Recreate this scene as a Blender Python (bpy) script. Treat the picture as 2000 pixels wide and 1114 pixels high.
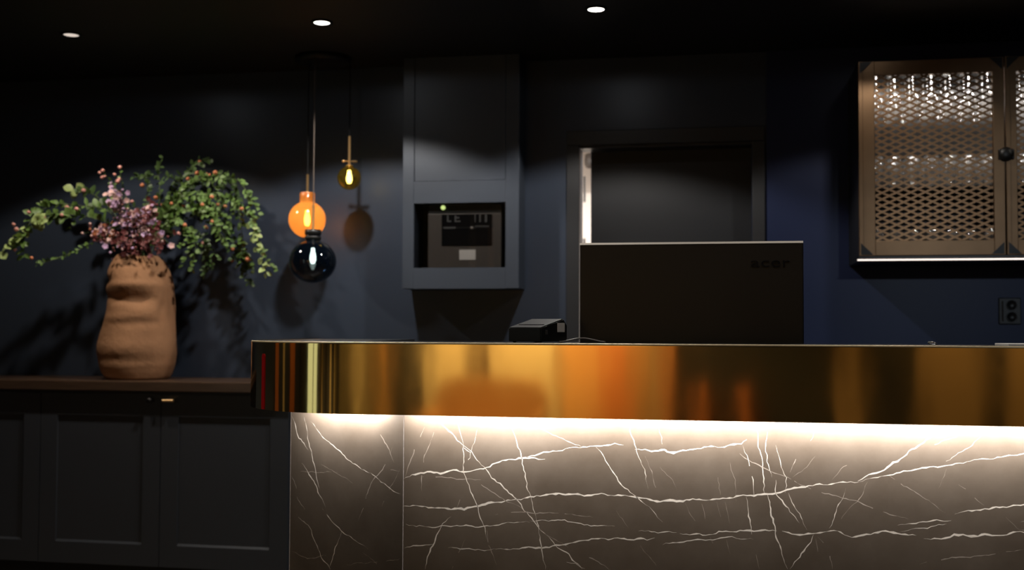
import bpy, bmesh, math, random
from mathutils import Vector, Matrix

random.seed(7)
PI = math.pi
for o in list(bpy.data.objects):
    bpy.data.objects.remove(o)
scene = bpy.context.scene
COL = scene.collection

# ------------------------------------------------------------------ camera
EYE = Vector((0.0, 0.0, 1.26))
YAW, PITCH, ROLL, FPX = math.radians(10.65), math.radians(2.16), 0.00385, 2200.0
FWD = Vector((-math.sin(YAW) * math.cos(PITCH), math.cos(YAW) * math.cos(PITCH), math.sin(PITCH)))
R0 = Vector((math.cos(YAW), math.sin(YAW), 0.0))
U0 = R0.cross(FWD)
RIGHT = R0 * math.cos(ROLL) + U0 * math.sin(ROLL)
UP = U0 * math.cos(ROLL) - R0 * math.sin(ROLL)
cam_data = bpy.data.cameras.new('camera')
cam = bpy.data.objects.new('camera', cam_data)
COL.objects.link(cam)
m3 = Matrix((RIGHT, UP, -FWD)).transposed()
cam.matrix_world = Matrix.Translation(EYE) @ m3.to_4x4()
cam_data.sensor_width = 36.0
cam_data.lens = FPX * 36.0 / 2000.0
cam_data.clip_start, cam_data.clip_end = 0.05, 60.0
cam_data.dof.use_dof = True
cam_data.dof.focus_distance = 2.9
cam_data.dof.aperture_fstop = 3.2
scene.camera = cam

# ------------------------------------------------------------------ view, world
scene.view_settings.view_transform = 'Standard'
scene.view_settings.look = 'None'
scene.view_settings.gamma = 1.0
scene.view_settings.use_curve_mapping = False
scene.view_settings.exposure = 0.0
world = bpy.data.worlds.new('world')
scene.world = world
world.use_nodes = True
world.node_tree.nodes['Background'].inputs[0].default_value = (0.3, 0.35, 0.45, 1)
world.node_tree.nodes['Background'].inputs[1].default_value = 0.004

# key heights and depths of the place (metres; y grows away from the camera)
Y_WALL = 5.41        # back wall face
CEIL = 2.567
Y_DOWN = 4.55        # row of downlights
Y_CTR = 2.80         # face of the brass fascia
Z_TOP, Z_FAS = 1.221, 1.034
Y_BASE = 2.91
X_L, X_R = -4.3, 3.4
Y_F = -4.0


def spot(name, loc, power, colour, angle, blend, radius=0.03, target=None, parent=None):
    l = bpy.data.lights.new(name, 'SPOT')
    l.energy, l.color, l.spot_size, l.spot_blend, l.shadow_soft_size = power, colour, math.radians(angle), blend, radius
    o = bpy.data.objects.new(name, l)
    COL.objects.link(o)
    o.location = loc
    if target is not None:
        o.rotation_euler = (Vector(target) - Vector(loc)).to_track_quat('-Z', 'Y').to_euler()
    return o


def area(name, loc, sx, sy, power, colour, direction, spread=180):
    l = bpy.data.lights.new(name, 'AREA')
    l.shape, l.size, l.size_y, l.energy, l.color = 'RECTANGLE', sx, sy, power, colour
    l.spread = math.radians(spread)
    o = bpy.data.objects.new(name, l)
    COL.objects.link(o)
    o.location = loc
    z = -Vector(direction).normalized()
    x = Vector((1, 0, 0)) if abs(z.x) < 0.9 else Vector((0, 1, 0))
    return o, z, x


# main downlights over the back wall: (x, power, colour); the lens of each is built further down
WARM, NEUT, COOL = (1.0, 0.88, 0.74), (1.0, 0.94, 0.87), (0.86, 0.92, 1.0)
DOWN = [(-2.87, 42, WARM), (-1.69, 72, NEUT), (-0.51, 58, NEUT), (0.67, 20, NEUT), (1.85, 6, NEUT)]
for dx, pw, c in DOWN:
    spot('downlight_beam', (dx, Y_DOWN, CEIL - 0.012), pw, c, 127, 0.2, 0.03)
    # added weak fill for the upper wall, as lens scatter outside the beam
    spot('downlight_scatter_fill', (dx, Y_DOWN, CEIL - 0.014), pw * 0.013, COOL, 175, 0.1, 0.033)
# unseen lamps added over the counter edge to brighten rim and monitor top
for dx in (-1.69, -0.51, 0.67, 1.85):
    spot('counter_fill', (dx, 2.74, CEIL - 0.012), 16, NEUT, 100, 0.5, 0.03)
# adjustable spot over the lobby, turned on the bar wall
spot('lobby_beam', (1.3, -1.5, CEIL - 0.05), 200, (0.74, 0.87, 1.0), 27, 1.0, 0.05, (1.7, 5.4, 1.0))
# unseen washers behind the camera, added to light what the brass reflects
LOBBY = [(-2.2, -3.1, 290), (-1.0, -3.1, 230), (1.75, -3.1, 75), (2.8, -3.1, 60), (-3.5, 1.8, 40)]
for lx, ly, pw in LOBBY:
    spot('lobby_beam', (lx, ly, CEIL - 0.012), pw, (1.0, 0.80, 0.52), 120, 0.4, 0.03)


# ------------------------------------------------------------------ pixel -> point on a real plane (photo frame 2000x1114)
def ray(px, py):
    return FWD + RIGHT * ((px - 1000.0) / FPX) + UP * ((557.0 - py) / FPX)


def at(px, py, Y):
    d = ray(px, py)
    return EYE + d * (Y / d.y)


def atz(px, py, z):
    d = ray(px, py)
    return EYE + d * ((z - EYE.z) / d.z)


# ------------------------------------------------------------------ materials
def nodes_of(m):
    m.use_nodes = True
    return m.node_tree.nodes, m.node_tree.links


def mat(name, col, rough=0.5, metal=0.0, var=0.12, scale=8.0, bump=0.0, bscale=60.0, spec=0.5, coat=0.0, stretch=None):
    m = bpy.data.materials.new(name)
    n, l = nodes_of(m)
    p = n['Principled BSDF']
    p.inputs['Roughness'].default_value = rough
    p.inputs['Metallic'].default_value = metal
    p.inputs['Specular IOR Level'].default_value = spec
    p.inputs['Coat Weight'].default_value = coat
    tc = n.new('ShaderNodeTexCoord')
    mp = n.new('ShaderNodeMapping')
    l.new(tc.outputs['Object'], mp.inputs['Vector'])
    if stretch:
        mp.inputs['Scale'].default_value = stretch
    nz = n.new('ShaderNodeTexNoise')
    nz.inputs['Scale'].default_value = scale
    nz.inputs['Detail'].default_value = 5
    l.new(mp.outputs[0], nz.inputs['Vector'])
    mx = n.new('ShaderNodeMix')
    mx.data_type = 'RGBA'
    mx.inputs[6].default_value = (*[max(0, c * (1 - var)) for c in col], 1)
    mx.inputs[7].default_value = (*[c * (1 + var) for c in col], 1)
    l.new(nz.outputs[0], mx.inputs[0])
    l.new(mx.outputs[2], p.inputs['Base Color'])
    if bump:
        b2 = n.new('ShaderNodeTexNoise')
        b2.inputs['Scale'].default_value = bscale
        b2.inputs['Detail'].default_value = 3
        l.new(mp.outputs[0], b2.inputs['Vector'])
        bp = n.new('ShaderNodeBump')
        bp.inputs['Strength'].default_value = bump
        bp.inputs['Distance'].default_value = 0.01
        l.new(b2.outputs[0], bp.inputs['Height'])
        l.new(bp.outputs[0], p.inputs['Normal'])
    return m


def emit(name, col, strength):
    m = bpy.data.materials.new(name)
    n, l = nodes_of(m)
    n.remove(n['Principled BSDF'])
    e = n.new('ShaderNodeEmission')
    e.inputs[0].default_value = (*col, 1)
    e.inputs[1].default_value = strength
    l.new(e.outputs[0], n['Material Output'].inputs[0])
    return m


def shell_glass(name, tint, gloss=0.08, diff=0.0, diffcol=(1, 1, 1), rough=0.03, trans=0.0):
    """thin blown glass: tinted see-through, a fresnel sheen, a little body"""
    m = bpy.data.materials.new(name)
    n, l = nodes_of(m)
    n.remove(n['Principled BSDF'])
    t = n.new('ShaderNodeBsdfTransparent')
    t.inputs[0].default_value = (*tint, 1)
    g = n.new('ShaderNodeBsdfGlossy')
    g.inputs['Roughness'].default_value = rough
    lw = n.new('ShaderNodeLayerWeight')
    lw.inputs[0].default_value = 0.35
    ml = n.new('ShaderNodeMath')
    ml.operation = 'MULTIPLY_ADD'
    ml.inputs[1].default_value = 0.55
    ml.inputs[2].default_value = gloss
    l.new(lw.outputs['Fresnel'], ml.inputs[0])
    body = t
    if diff > 0:
        d = n.new('ShaderNodeBsdfDiffuse')
        d.inputs[0].default_value = (*diffcol, 1)
        tr = n.new('ShaderNodeBsdfTranslucent')
        tr.inputs[0].default_value = (*diffcol, 1)
        dm = n.new('ShaderNodeMixShader')
        dm.inputs[0].default_value = trans
        l.new(d.outputs[0], dm.inputs[1])
        l.new(tr.outputs[0], dm.inputs[2])
        bm_ = n.new('ShaderNodeMixShader')
        bm_.inputs[0].default_value = diff
        l.new(t.outputs[0], bm_.inputs[1])
        l.new(dm.outputs[0], bm_.inputs[2])
        body = bm_
    mx = n.new('ShaderNodeMixShader')
    l.new(ml.outputs[0], mx.inputs[0])
    l.new(body.outputs[0], mx.inputs[1])
    l.new(g.outputs[0], mx.inputs[2])
    l.new(mx.outputs[0], n['Material Output'].inputs[0])
    return m


M = {}
M['wall'] = mat('slate_blue_paint', (0.036, 0.048, 0.073), 0.34, var=0.06, scale=3, bump=0.05, bscale=220, spec=0.4)
M['wall_navy'] = mat('navy_paint', (0.019, 0.027, 0.068), 0.38, var=0.06, scale=3, bump=0.05, bscale=220, spec=0.22)
M['box_paint'] = mat('grey_blue_joinery_paint', (0.044, 0.054, 0.073), 0.42, var=0.06, scale=6, bump=0.06, bscale=260)
M['black_paint'] = mat('black_ceiling_paint', (0.012, 0.012, 0.012), 0.6, var=0.1)
M['casing'] = mat('near_black_door_paint', (0.022, 0.023, 0.026), 0.45, var=0.08)
M['leaf_door'] = mat('charcoal_door_leaf_paint', (0.011, 0.013, 0.017), 0.42, var=0.08, scale=4)
M['cabinet'] = mat('charcoal_cabinet_paint', (0.036, 0.040, 0.048), 0.42, var=0.07, scale=5)
M['walnut'] = mat('dark_walnut', (0.070, 0.040, 0.024), 0.30, var=0.45, scale=5, stretch=(1.2, 14, 14))
M['floor'] = mat('dark_oak_floor', (0.045, 0.03, 0.02), 0.35, var=0.4, scale=4, stretch=(1, 9, 9))
M['black'] = mat('black_plastic', (0.008, 0.008, 0.008), 0.42, var=0.15)
M['black_gloss'] = mat('glossy_black_plastic', (0.008, 0.008, 0.009), 0.16, var=0.1)
M['black_metal'] = mat('blackened_steel', (0.012, 0.011, 0.010), 0.4, metal=0.4, var=0.2)
M['grey_trim'] = mat('dark_grey_recess_trim', (0.05, 0.05, 0.05), 0.5)
M['clay'] = mat('raw_terracotta_clay', (0.36, 0.185, 0.095), 0.85, var=0.22, scale=9, bump=0.3, bscale=40, spec=0.2)
M['white'] = mat('warm_white_paint', (0.78, 0.72, 0.66), 0.6, var=0.04)
M['paper'] = mat('white_paper', (0.8, 0.76, 0.72), 0.7, var=0.04)
M['grey_metal'] = mat('grey_enclosure_metal', (0.10, 0.085, 0.075), 0.45, metal=0.0, var=0.08)
M['pale_mark'] = mat('pale_print', (0.10, 0.10, 0.10), 0.6)
M['bronze'] = mat('aged_bronze', (0.17, 0.10, 0.052), 0.36, metal=0.8, var=0.25, scale=10)
M['mesh_brass'] = mat('brass_expanded_metal', (0.21, 0.115, 0.055), 0.34, metal=0.7, var=0.15, scale=20)
M['brass_rod'] = mat('satin_brass', (0.80, 0.50, 0.22), 0.3, metal=0.9, var=0.08)
M['steel'] = mat('bright_steel', (0.7, 0.68, 0.66), 0.25, metal=0.95, var=0.05)
M['brass_edge'] = mat('brass_rim_highlight', (0.85, 0.70, 0.45), 0.5, metal=0.45, var=0.1, scale=30)  # rim highlight put into a paler, less metallic brass
M['silver_band'] = mat('pale_silver_band', (0.72, 0.66, 0.58), 0.5, metal=0.25, var=0.05)
M['grey_cable'] = mat('grey_cable_sheath', (0.22, 0.20, 0.19), 0.4)
M['bead'] = mat('dull_metal_bead', (0.075, 0.06, 0.05), 0.6, spec=0.2)
M['top_stone'] = mat('black_stone_top', (0.012, 0.012, 0.013), 0.22, var=0.3, scale=25)
M['lens'] = emit('downlight_lens', (1.0, 0.93, 0.84), 9.0)
M['lens_dim'] = emit('downlight_lens_off_axis', (1.0, 0.86, 0.74), 0.75)  # weaker glow stands for a lens seen off axis
M['filament'] = emit('warm_bulb_glow', (1.0, 0.78, 0.46), 26.0)
M['led'] = emit('led_strip_glow', (1.0, 0.93, 0.85), 6.0)
M['led_line'] = emit('cabinet_led_line', (1.0, 0.86, 0.76), 1.5)
M['led_green'] = emit('green_indicator_glow', (0.72, 0.9, 0.3), 1.2)
M['orange_glass'] = shell_glass('orange_glass', (0.95, 0.42, 0.07), 0.05, 0.62, (0.95, 0.40, 0.09), 0.08, 0.75)
M['blue_glass'] = shell_glass('midnight_blue_glass', (0.08, 0.14, 0.22), 0.06, 0.06, (0.02, 0.04, 0.08), 0.02, 0.3)
M['olive_glass'] = shell_glass('olive_amber_glass', (0.32, 0.28, 0.08), 0.05, 0.06, (0.30, 0.22, 0.03), 0.02, 0.5)
M['clear_glass'] = shell_glass('clear_stemware_glass', (0.93, 0.93, 0.93), 0.10, 0.16, (0.9, 0.88, 0.85), 0.04, 0.5)
M['niche_glass'] = shell_glass('niche_glazing', (0.9, 0.9, 0.9), 0.02, 0, (1, 1, 1), 0.02)
M['stem'] = mat('green_stem', (0.085, 0.12, 0.035), 0.6)
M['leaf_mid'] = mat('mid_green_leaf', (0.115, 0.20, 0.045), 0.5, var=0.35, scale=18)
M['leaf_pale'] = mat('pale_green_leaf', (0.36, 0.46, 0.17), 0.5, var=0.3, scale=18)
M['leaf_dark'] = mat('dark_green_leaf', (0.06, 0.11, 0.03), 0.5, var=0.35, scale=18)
M['bud_pink'] = mat('pink_bud', (0.72, 0.34, 0.30), 0.6, var=0.2)
M['bud_orange'] = mat('orange_bud', (0.62, 0.22, 0.10), 0.6, var=0.2)
M['lilac'] = mat('lilac_petal', (0.55, 0.36, 0.56), 0.6, var=0.3, scale=30)
M['blush'] = mat('blush_petal', (0.72, 0.46, 0.44), 0.6, var=0.25, scale=30)
M['wine'] = mat('wine_red_bract', (0.15, 0.035, 0.035), 0.6, var=0.4, scale=30)
M['red'] = mat('red_reflection', (0.65, 0.002, 0.003), 0.4, var=0.05)  # colour of the reflection painted on the brass end
M['ochre'] = mat('ochre_plaster', (0.62, 0.53, 0.33), 0.8, var=0.1, scale=2)
M['lobby_dark'] = mat('dark_olive_plaster', (0.10, 0.085, 0.045), 0.8, var=0.15, scale=2)
M['amber'] = mat('amber_reflection_strip', (0.60, 0.33, 0.12), 0.6, var=0.2, scale=3)
M['caramel'] = mat('caramel_leather', (0.36, 0.19, 0.075), 0.5, var=0.15, scale=4)
M['rust'] = mat('rust_reflection_strip', (0.50, 0.17, 0.05), 0.6, var=0.2, scale=3)
M['lobby_brown'] = mat('brown_plaster', (0.30, 0.20, 0.10), 0.8, var=0.12, scale=2)
M['window_glow'] = emit('lit_window_glow', (0.72, 0.88, 0.78), 0.9)


def brass_mat():
    m = bpy.data.materials.new('polished_brass')
    n, l = nodes_of(m)
    p = n['Principled BSDF']
    p.inputs['Metallic'].default_value = 1.0
    p.inputs['Base Color'].default_value = (0.80, 0.57, 0.23, 1)
    tc = n.new('ShaderNodeTexCoord')
    mp = n.new('ShaderNodeMapping')
    mp.inputs['Scale'].default_value = (1.0, 1.0, 0.35)
    l.new(tc.outputs['Object'], mp.inputs[0])
    a = n.new('ShaderNodeTexNoise')
    a.inputs['Scale'].default_value = 5.0
    a.inputs['Detail'].default_value = 2
    l.new(mp.outputs[0], a.inputs['Vector'])
    bp = n.new('ShaderNodeBump')
    bp.inputs['Strength'].default_value = 0.16
    bp.inputs['Distance'].default_value = 0.006
    l.new(a.outputs[0], bp.inputs['Height'])
    l.new(bp.outputs[0], p.inputs['Normal'])
    b = n.new('ShaderNodeTexNoise')
    b.inputs['Scale'].default_value = 14.0
    b.inputs['Detail'].default_value = 6
    l.new(tc.outputs['Object'], b.inputs['Vector'])
    mr = n.new('ShaderNodeMapRange')
    mr.inputs['To Min'].default_value = 0.05
    mr.inputs['To Max'].default_value = 0.10
    l.new(b.outputs[0], mr.inputs['Value'])
    l.new(mr.outputs[0], p.inputs['Roughness'])
    return m


M['brass'] = brass_mat()


def marble_mat():
    m = bpy.data.materials.new('brown_grey_marble')
    n, l = nodes_of(m)
    p = n['Principled BSDF']
    p.inputs['Roughness'].default_value = 0.42
    tc = n.new('ShaderNodeTexCoord')
    a = n.new('ShaderNodeTexNoise')
    a.inputs['Scale'].default_value = 4.5
    a.inputs['Detail'].default_value = 9
    a.inputs['Roughness'].default_value = 0.65
    l.new(tc.outputs['Object'], a.inputs['Vector'])
    r = n.new('ShaderNodeValToRGB')
    r.color_ramp.elements[0].position = 0.3
    r.color_ramp.elements[0].color = (0.078, 0.057, 0.040, 1)
    r.color_ramp.elements[1].position = 0.72
    r.color_ramp.elements[1].color = (0.132, 0.102, 0.077, 1)
    l.new(a.outputs[0], r.inputs[0])
    l.new(r.outputs[0], p.inputs['Base Color'])
    return m


M['marble'] = marble_mat()
M['vein'] = mat('cream_marble_vein', (0.74, 0.66, 0.57), 0.45, var=0.3, scale=60)
M['vein_fine'] = mat('faint_marble_vein', (0.36, 0.30, 0.25), 0.45, var=0.4, scale=70)


# ------------------------------------------------------------------ mesh helpers
class MB:
    def __init__(self):
        self.bm = bmesh.new()

    def _mi(self, faces, mi):
        for f in faces:
            f.material_index = mi

    def box(self, lo, hi, mi=0, bevel=0.0, mtx=None):
        lo, hi = Vector(lo), Vector(hi)
        r = bmesh.ops.create_cube(self.bm, size=1.0)
        vs = r['verts']
        c, s = (lo + hi) / 2, hi - lo
        for v in vs:
            v.co = Vector((v.co.x * s.x, v.co.y * s.y, v.co.z * s.z)) + c
        fs = list({f for v in vs for f in v.link_faces})
        self._mi(fs, mi)
        if bevel > 0:
            es = list({e for v in vs for e in v.link_edges})
            rb = bmesh.ops.bevel(self.bm, geom=es, offset=bevel, segments=2, profile=0.5, affect='EDGES')
            self._mi(rb['faces'], mi)
            vs = list({v for f in rb['faces'] for v in f.verts} | {v for v in vs if v.is_valid})
        if mtx is not None:
            for v in vs:
                v.co = mtx @ v.co
        return self

    def poly(self, pts, mi=0):
        f = self.bm.faces.new([self.bm.verts.new(p) for p in pts])
        f.material_index = mi
        return self

    def prism(self, pts, d, mi=0):
        """closed polygon pts swept by the vector d"""
        d = Vector(d)
        a = [self.bm.verts.new(p) for p in pts]
        b = [self.bm.verts.new(Vector(p) + d) for p in pts]
        fs = [self.bm.faces.new(a), self.bm.faces.new(list(reversed(b)))]
        n = len(a)
        for i in range(n):
            fs.append(self.bm.faces.new((a[i], b[i], b[(i + 1) % n], a[(i + 1) % n])))
        self._mi(fs, mi)
        bmesh.ops.recalc_face_normals(self.bm, faces=fs)
        return self

    def tube(self, pts, r, seg=10, mi=0, cap=True):
        pts = [Vector(p) for p in pts]
        rs = r if isinstance(r, (list, tuple)) else [r] * len(pts)
        rings = []
        prev = None
        for i, p in enumerate(pts):
            t = (pts[min(i + 1, len(pts) - 1)] - pts[max(i - 1, 0)]).normalized()
            if prev is None:
                a = Vector((0, 0, 1)) if abs(t.z) < 0.9 else Vector((1, 0, 0))
                u = t.cross(a).normalized()
            else:
                u = (prev - t * prev.dot(t)).normalized()
            prev = u
            w = t.cross(u)
            rings.append([self.bm.verts.new(p + (u * math.cos(2 * PI * k / seg) + w * math.sin(2 * PI * k / seg)) * rs[i]) for k in range(seg)])
        for a, b in zip(rings, rings[1:]):
            for k in range(seg):
                f = self.bm.faces.new((a[k], a[(k + 1) % seg], b[(k + 1) % seg], b[k]))
                f.material_index = mi
                f.smooth = True
        if cap:
            for ring in (rings[0], rings[-1]):
                f = self.bm.faces.new(ring)
                f.material_index = mi
        return self

    def lathe(self, prof, c=(0, 0, 0), seg=24, mi=0, axis=None, smooth=True):
        """prof: (radius, height) pairs; a radius of 0 closes to a point"""
        c = Vector(c)
        rings = []
        for r, h in prof:
            if r < 1e-6:
                rings.append([self.bm.verts.new(c + Vector((0, 0, h)))])
            else:
                rings.append([self.bm.verts.new(c + Vector((r * math.cos(2 * PI * k / seg), r * math.sin(2 * PI * k / seg), h))) for k in range(seg)])
        new = []
        for a, b in zip(rings, rings[1:]):
            for k in range(seg):
                k2 = (k + 1) % seg
                if len(a) == 1 and len(b) == 1:
                    continue
                if len(a) == 1:
                    f = self.bm.faces.new((a[0], b[k2], b[k]))
                elif len(b) == 1:
                    f = self.bm.faces.new((a[k], a[k2], b[0]))
                else:
                    f = self.bm.faces.new((a[k], a[k2], b[k2], b[k]))
                f.material_index = mi
                f.smooth = smooth
                new.append(f)
        if axis is not None:
            q = Vector((0, 0, 1)).rotation_difference(Vector(axis).normalized()).to_matrix().to_4x4()
            mt = Matrix.Translation(c) @ q @ Matrix.Translation(-c)
            for v in {v for f in new for v in f.verts}:
                v.co = mt @ v.co
        return self

    def build(self, name, mats, parent=None, smooth_angle=None, origin=None):
        me = bpy.data.meshes.new(name)
        if origin is not None:
            bmesh.ops.translate(self.bm, verts=self.bm.verts, vec=-Vector(origin))
        self.bm.normal_update()
        self.bm.to_mesh(me)
        self.bm.free()
        for m in (mats if isinstance(mats, (list, tuple)) else [mats]):
            me.materials.append(m)
        if smooth_angle is not None:
            for p in me.polygons:
                p.use_smooth = True
            me.set_sharp_from_angle(angle=math.radians(smooth_angle))
        o = bpy.data.objects.new(name, me)
        COL.objects.link(o)
        if origin is not None:
            o.location = origin
        if parent is not None:
            par_w = Vector(parent.location)
            o.parent = parent
            o.location = Vector(o.location) - par_w if parent.parent is None else Vector(o.location) - par_w - Vector(parent.parent.location)
        return o


def thing(name, label, cat, loc, group=None):
    o = bpy.data.objects.new(name, None)
    COL.objects.link(o)
    o.empty_display_size = 0.1
    o.location = loc
    o['label'], o['category'] = label, cat
    if group:
        o['group'] = group
    return o


def tag(o, label, cat, group=None):
    o['label'], o['category'] = label, cat
    if group:
        o['group'] = group
    return o


def struct(o, label=None, cat='wall'):
    o['kind'] = 'structure'
    if label:
        o['label'], o['category'] = label, cat
    return o


def dup(root, loc, label=None, group=None):
    r = root.copy()
    COL.objects.link(r)
    r.location = loc
    if label:
        r['label'] = label
    if group:
        r['group'] = group
    for ch in root.children:
        c = ch.copy()
        COL.objects.link(c)
        c.parent = r
        for g in ch.children:
            d = g.copy()
            COL.objects.link(d)
            d.parent = c
    return r


# ================================================================== SETTING
X_DL, X_DR = at(1132, 400, Y_WALL).x, at(1469, 400, Y_WALL).x       # door opening
Z_DT = at(1300, 281, Y_WALL).z
X_SEAM = at(1497, 300, Y_WALL).x
T = 0.12

b = MB()
b.box((X_L, Y_WALL, 0), (X_DL, Y_WALL + T, CEIL))
b.box((X_DL, Y_WALL, Z_DT), (X_SEAM, Y_WALL + T, CEIL))
struct(b.build('wall_back', M['wall']), 'slate blue painted wall behind the reception counter')
b = MB().box((X_SEAM, Y_WALL - 0.012, 0), (X_R, Y_WALL + T, CEIL))
b.box((X_DR, Y_WALL, 0), (X_SEAM, Y_WALL + T, Z_DT))
struct(b.build('wall_back_navy', M['wall_navy']), 'navy painted wall panel beside the door, under the glass cabinet')
struct(MB().box((X_L - T, Y_F, 0), (X_L, Y_WALL + T, CEIL)).build('wall_left', M['wall']), 'dark wall at the end of the sideboard')
struct(MB().box((X_R, Y_F, 0), (X_R + T, Y_WALL + T, CEIL)).build('wall_right', M['wall_navy']), 'navy wall closing the bar side')
struct(MB().box((X_L - T, Y_F - T, -0.05), (X_R + T, Y_WALL + 2.6, 0)).build('floor', M['floor']), 'dark wooden floor', 'floor')
struct(MB().box((X_L - T, Y_F - T, CEIL), (X_R + T, Y_WALL + T, CEIL + 0.05)).build('ceiling', M['black_paint']), 'black painted ceiling', 'ceiling')
# lobby side, invented so that the brass has something to reflect
XS = [X_L, -2.62, -0.42, 0.95, X_R]
struct(MB().box((X_L, Y_F - T, 0), (-2.62, Y_F, CEIL)).build('wall_front_left', M['lobby_dark']), 'brown plaster wall across the lobby, far corner')
struct(MB().box((-2.62, Y_F - T, 0), (-0.42, Y_F, CEIL)).build('wall_front', M['ochre']), 'warm lit plaster wall across the lobby')
struct(MB().box((-0.42, Y_F - T, 0), (0.95, Y_F - 0.05, CEIL)).build('door_2', M['casing']), 'dark double door across the lobby', 'door')
struct(MB().box((0.95, Y_F - T, 0), (X_R, Y_F, CEIL)).build('wall_front_right', M['lobby_brown']), 'brown plaster wall across the lobby')
n_trim = 0  # unseen colour strips, invented to stripe the brass reflection
for tx0, tx1, tz, mm in ((-1.33, -1.07, CEIL, 'amber'), (-1.07, -0.78, 1.25, 'rust'), (-0.78, -0.63, 1.25, 'caramel'), (-0.50, -0.44, 1.25, 'rust'), (-1.36, -1.33, CEIL, 'walnut'), (-2.13, -1.98, CEIL, 'walnut'), (-2.80, -2.60, CEIL, 'casing'), (-0.62, -0.50, CEIL, 'lobby_brown'),
                         (-0.22, -0.16, 0.80, 'rust'), (0.12, 0.19, 0.78, 'rust'), (1.14, 1.54, CEIL, 'casing'), (2.05, 2.18, CEIL, 'casing'),
                         (-2.95, -2.85, CEIL, 'casing'), (-3.3, -3.22, CEIL, 'ochre'), (-4.15, -4.08, CEIL, 'ochre'), (-3.04, -2.97, CEIL, 'amber'), (-3.75, -3.6, CEIL, 'casing')):
    n_trim += 1
    struct(MB().box((tx0, Y_F - 0.05, 0), (tx1, Y_F + 0.05, tz), bevel=0.004).build('trim_%d' % n_trim, M[mm]), None)
for y0, y1, mm in ((-3.4, -3.1, 'ochre'), (-2.6, -2.3, 'casing'), (-1.7, -1.5, 'ochre'), (0.5, 0.8, 'casing'), (1.25, 1.6, 'rust'), (2.0, 2.12, 'ochre'), (2.45, 2.7, 'rust')):
    n_trim += 1
    struct(MB().box((X_L, y0, 0), (X_L + 0.06, y1, CEIL), bevel=0.004).build('trim_%d' % n_trim, M[mm]), None)
sofa = thing('sofa', 'caramel sofa with rounded back across the lobby, mirrored in the brass band', 'sofa', (-1.9, -3.3, 0))
mb = MB()
mb.box((-2.42, -3.72, 0.10), (-1.42, -2.95, 0.30), bevel=0.03)
mb.build('base', M['caramel'], sofa)
mb = MB()
mb.box((-2.30, -3.55, 0.305), (-1.54, -2.93, 0.45), bevel=0.04)
mb.build('seat_cushion', M['caramel'], sofa)
mb = MB()
pts_ = [(-2.42, -3.74, 0.30)] + [(-2.17 - 0.25 * math.cos(a * PI / 2 / 8), -3.74, 0.62 + 0.22 * math.sin(a * PI / 2 / 8)) for a in range(9)] + [(-1.67 + 0.25 * math.sin(a * PI / 2 / 8), -3.74, 0.62 + 0.22 * math.cos(a * PI / 2 / 8)) for a in range(9)] + [(-1.42, -3.74, 0.30)]
mb.prism(pts_, (0, 0.17, 0))
mb.build('backrest', M['caramel'], sofa)
for ax in (-2.42, -1.52):
    MB().box((ax, -3.56, 0.305), (ax + 0.10, -2.96, 0.58), bevel=0.03).build('arm', M['caramel'], sofa)
for lx in (-2.36, -1.50):
    for ly in (-3.66, -3.02):
        MB().lathe([(0, 0), (0.015, 0), (0.022, 0.102), (0, 0.102)], (lx, ly, 0), 12).build('leg', M['walnut'], sofa)
w1 = struct(bpy.data.objects.new('window_1', None))
COL.objects.link(w1)
w1.location = (X_L, -0.4, 0.3)
MB().box((X_L, -0.95, 0.25), (X_L + 0.02, 0.12, 2.25)).build('pane', M['window_glow'], w1)
mb = MB()
for y0, y1 in ((-1.03, -0.95), (-0.50, -0.44), (0.12, 0.2)):
    mb.box((X_L, y0, 0.17), (X_L + 0.05, y1, 2.33))
mb.box((X_L, -1.03, 0.17), (X_L + 0.05, 0.2, 0.25))
mb.box((X_L, -1.03, 2.25), (X_L + 0.05, 0.2, 2.33))
mb.build('frame', M['casing'], w1)

# door 1: casing, leaf ajar, bright back room
b = MB()
XO_L, XO_R = at(1107, 400, Y_WALL).x, at(1494, 400, Y_WALL).x
ZO = at(1300, 252, Y_WALL).z
b.box((XO_L, Y_WALL - 0.018, 0), (X_DL, Y_WALL + T, Z_DT), bevel=0.003)
b.box((X_DR, Y_WALL - 0.018, 0), (XO_R, Y_WALL - 0.0002, Z_DT), bevel=0.003)
b.box((XO_L, Y_WALL - 0.018, Z_DT), (XO_R, Y_WALL - 0.0002, ZO), bevel=0.003)
b.box((X_DL, Y_WALL + 0.001, Z_DT - 0.012), (X_DR, Y_WALL + T, Z_DT + 0.001))
struct(b.build('trim_40', M['casing'], None), 'near black door casing', 'trim')
Y_LF = Y_WALL + T + 0.006
x_lf = at(1154, 400, Y_LF).x
d1 = struct(bpy.data.objects.new('door_1', None), 'charcoal sliding door left slightly open behind the monitor', 'door')
COL.objects.link(d1)
d1.location = (x_lf, Y_LF, 0.008)
MB().box((x_lf, Y_LF, 0.008), (x_lf + 0.98, Y_LF + 0.04, Z_DT + 0.08), bevel=0.002).build('leaf', M['leaf_door'], d1)
MB().box((x_lf + 0.03, Y_LF - 0.004, 0.95), (x_lf + 0.05, Y_LF + 0.001, 1.12), bevel=0.001).build('handle', M['black_metal'], d1)
MB().box((x_lf - 0.9, Y_LF + 0.002, Z_DT + 0.083), (x_lf + 1.0, Y_LF + 0.04, Z_DT + 0.12), bevel=0.002).build('rail', M['black_metal'], d1)
Y_RB = Y_WALL + 2.3
struct(MB().box((-1.9, Y_RB, 0), (1.2, Y_RB + 0.1, 2.5)).build('wall_office', M['white']), 'bright white wall of the room behind the door')
struct(MB().box((-1.9, Y_WALL + T, 0), (-1.8, Y_RB, 2.5)).build('wall_office_left', M['white']), 'white side wall of the room behind the door')
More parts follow.
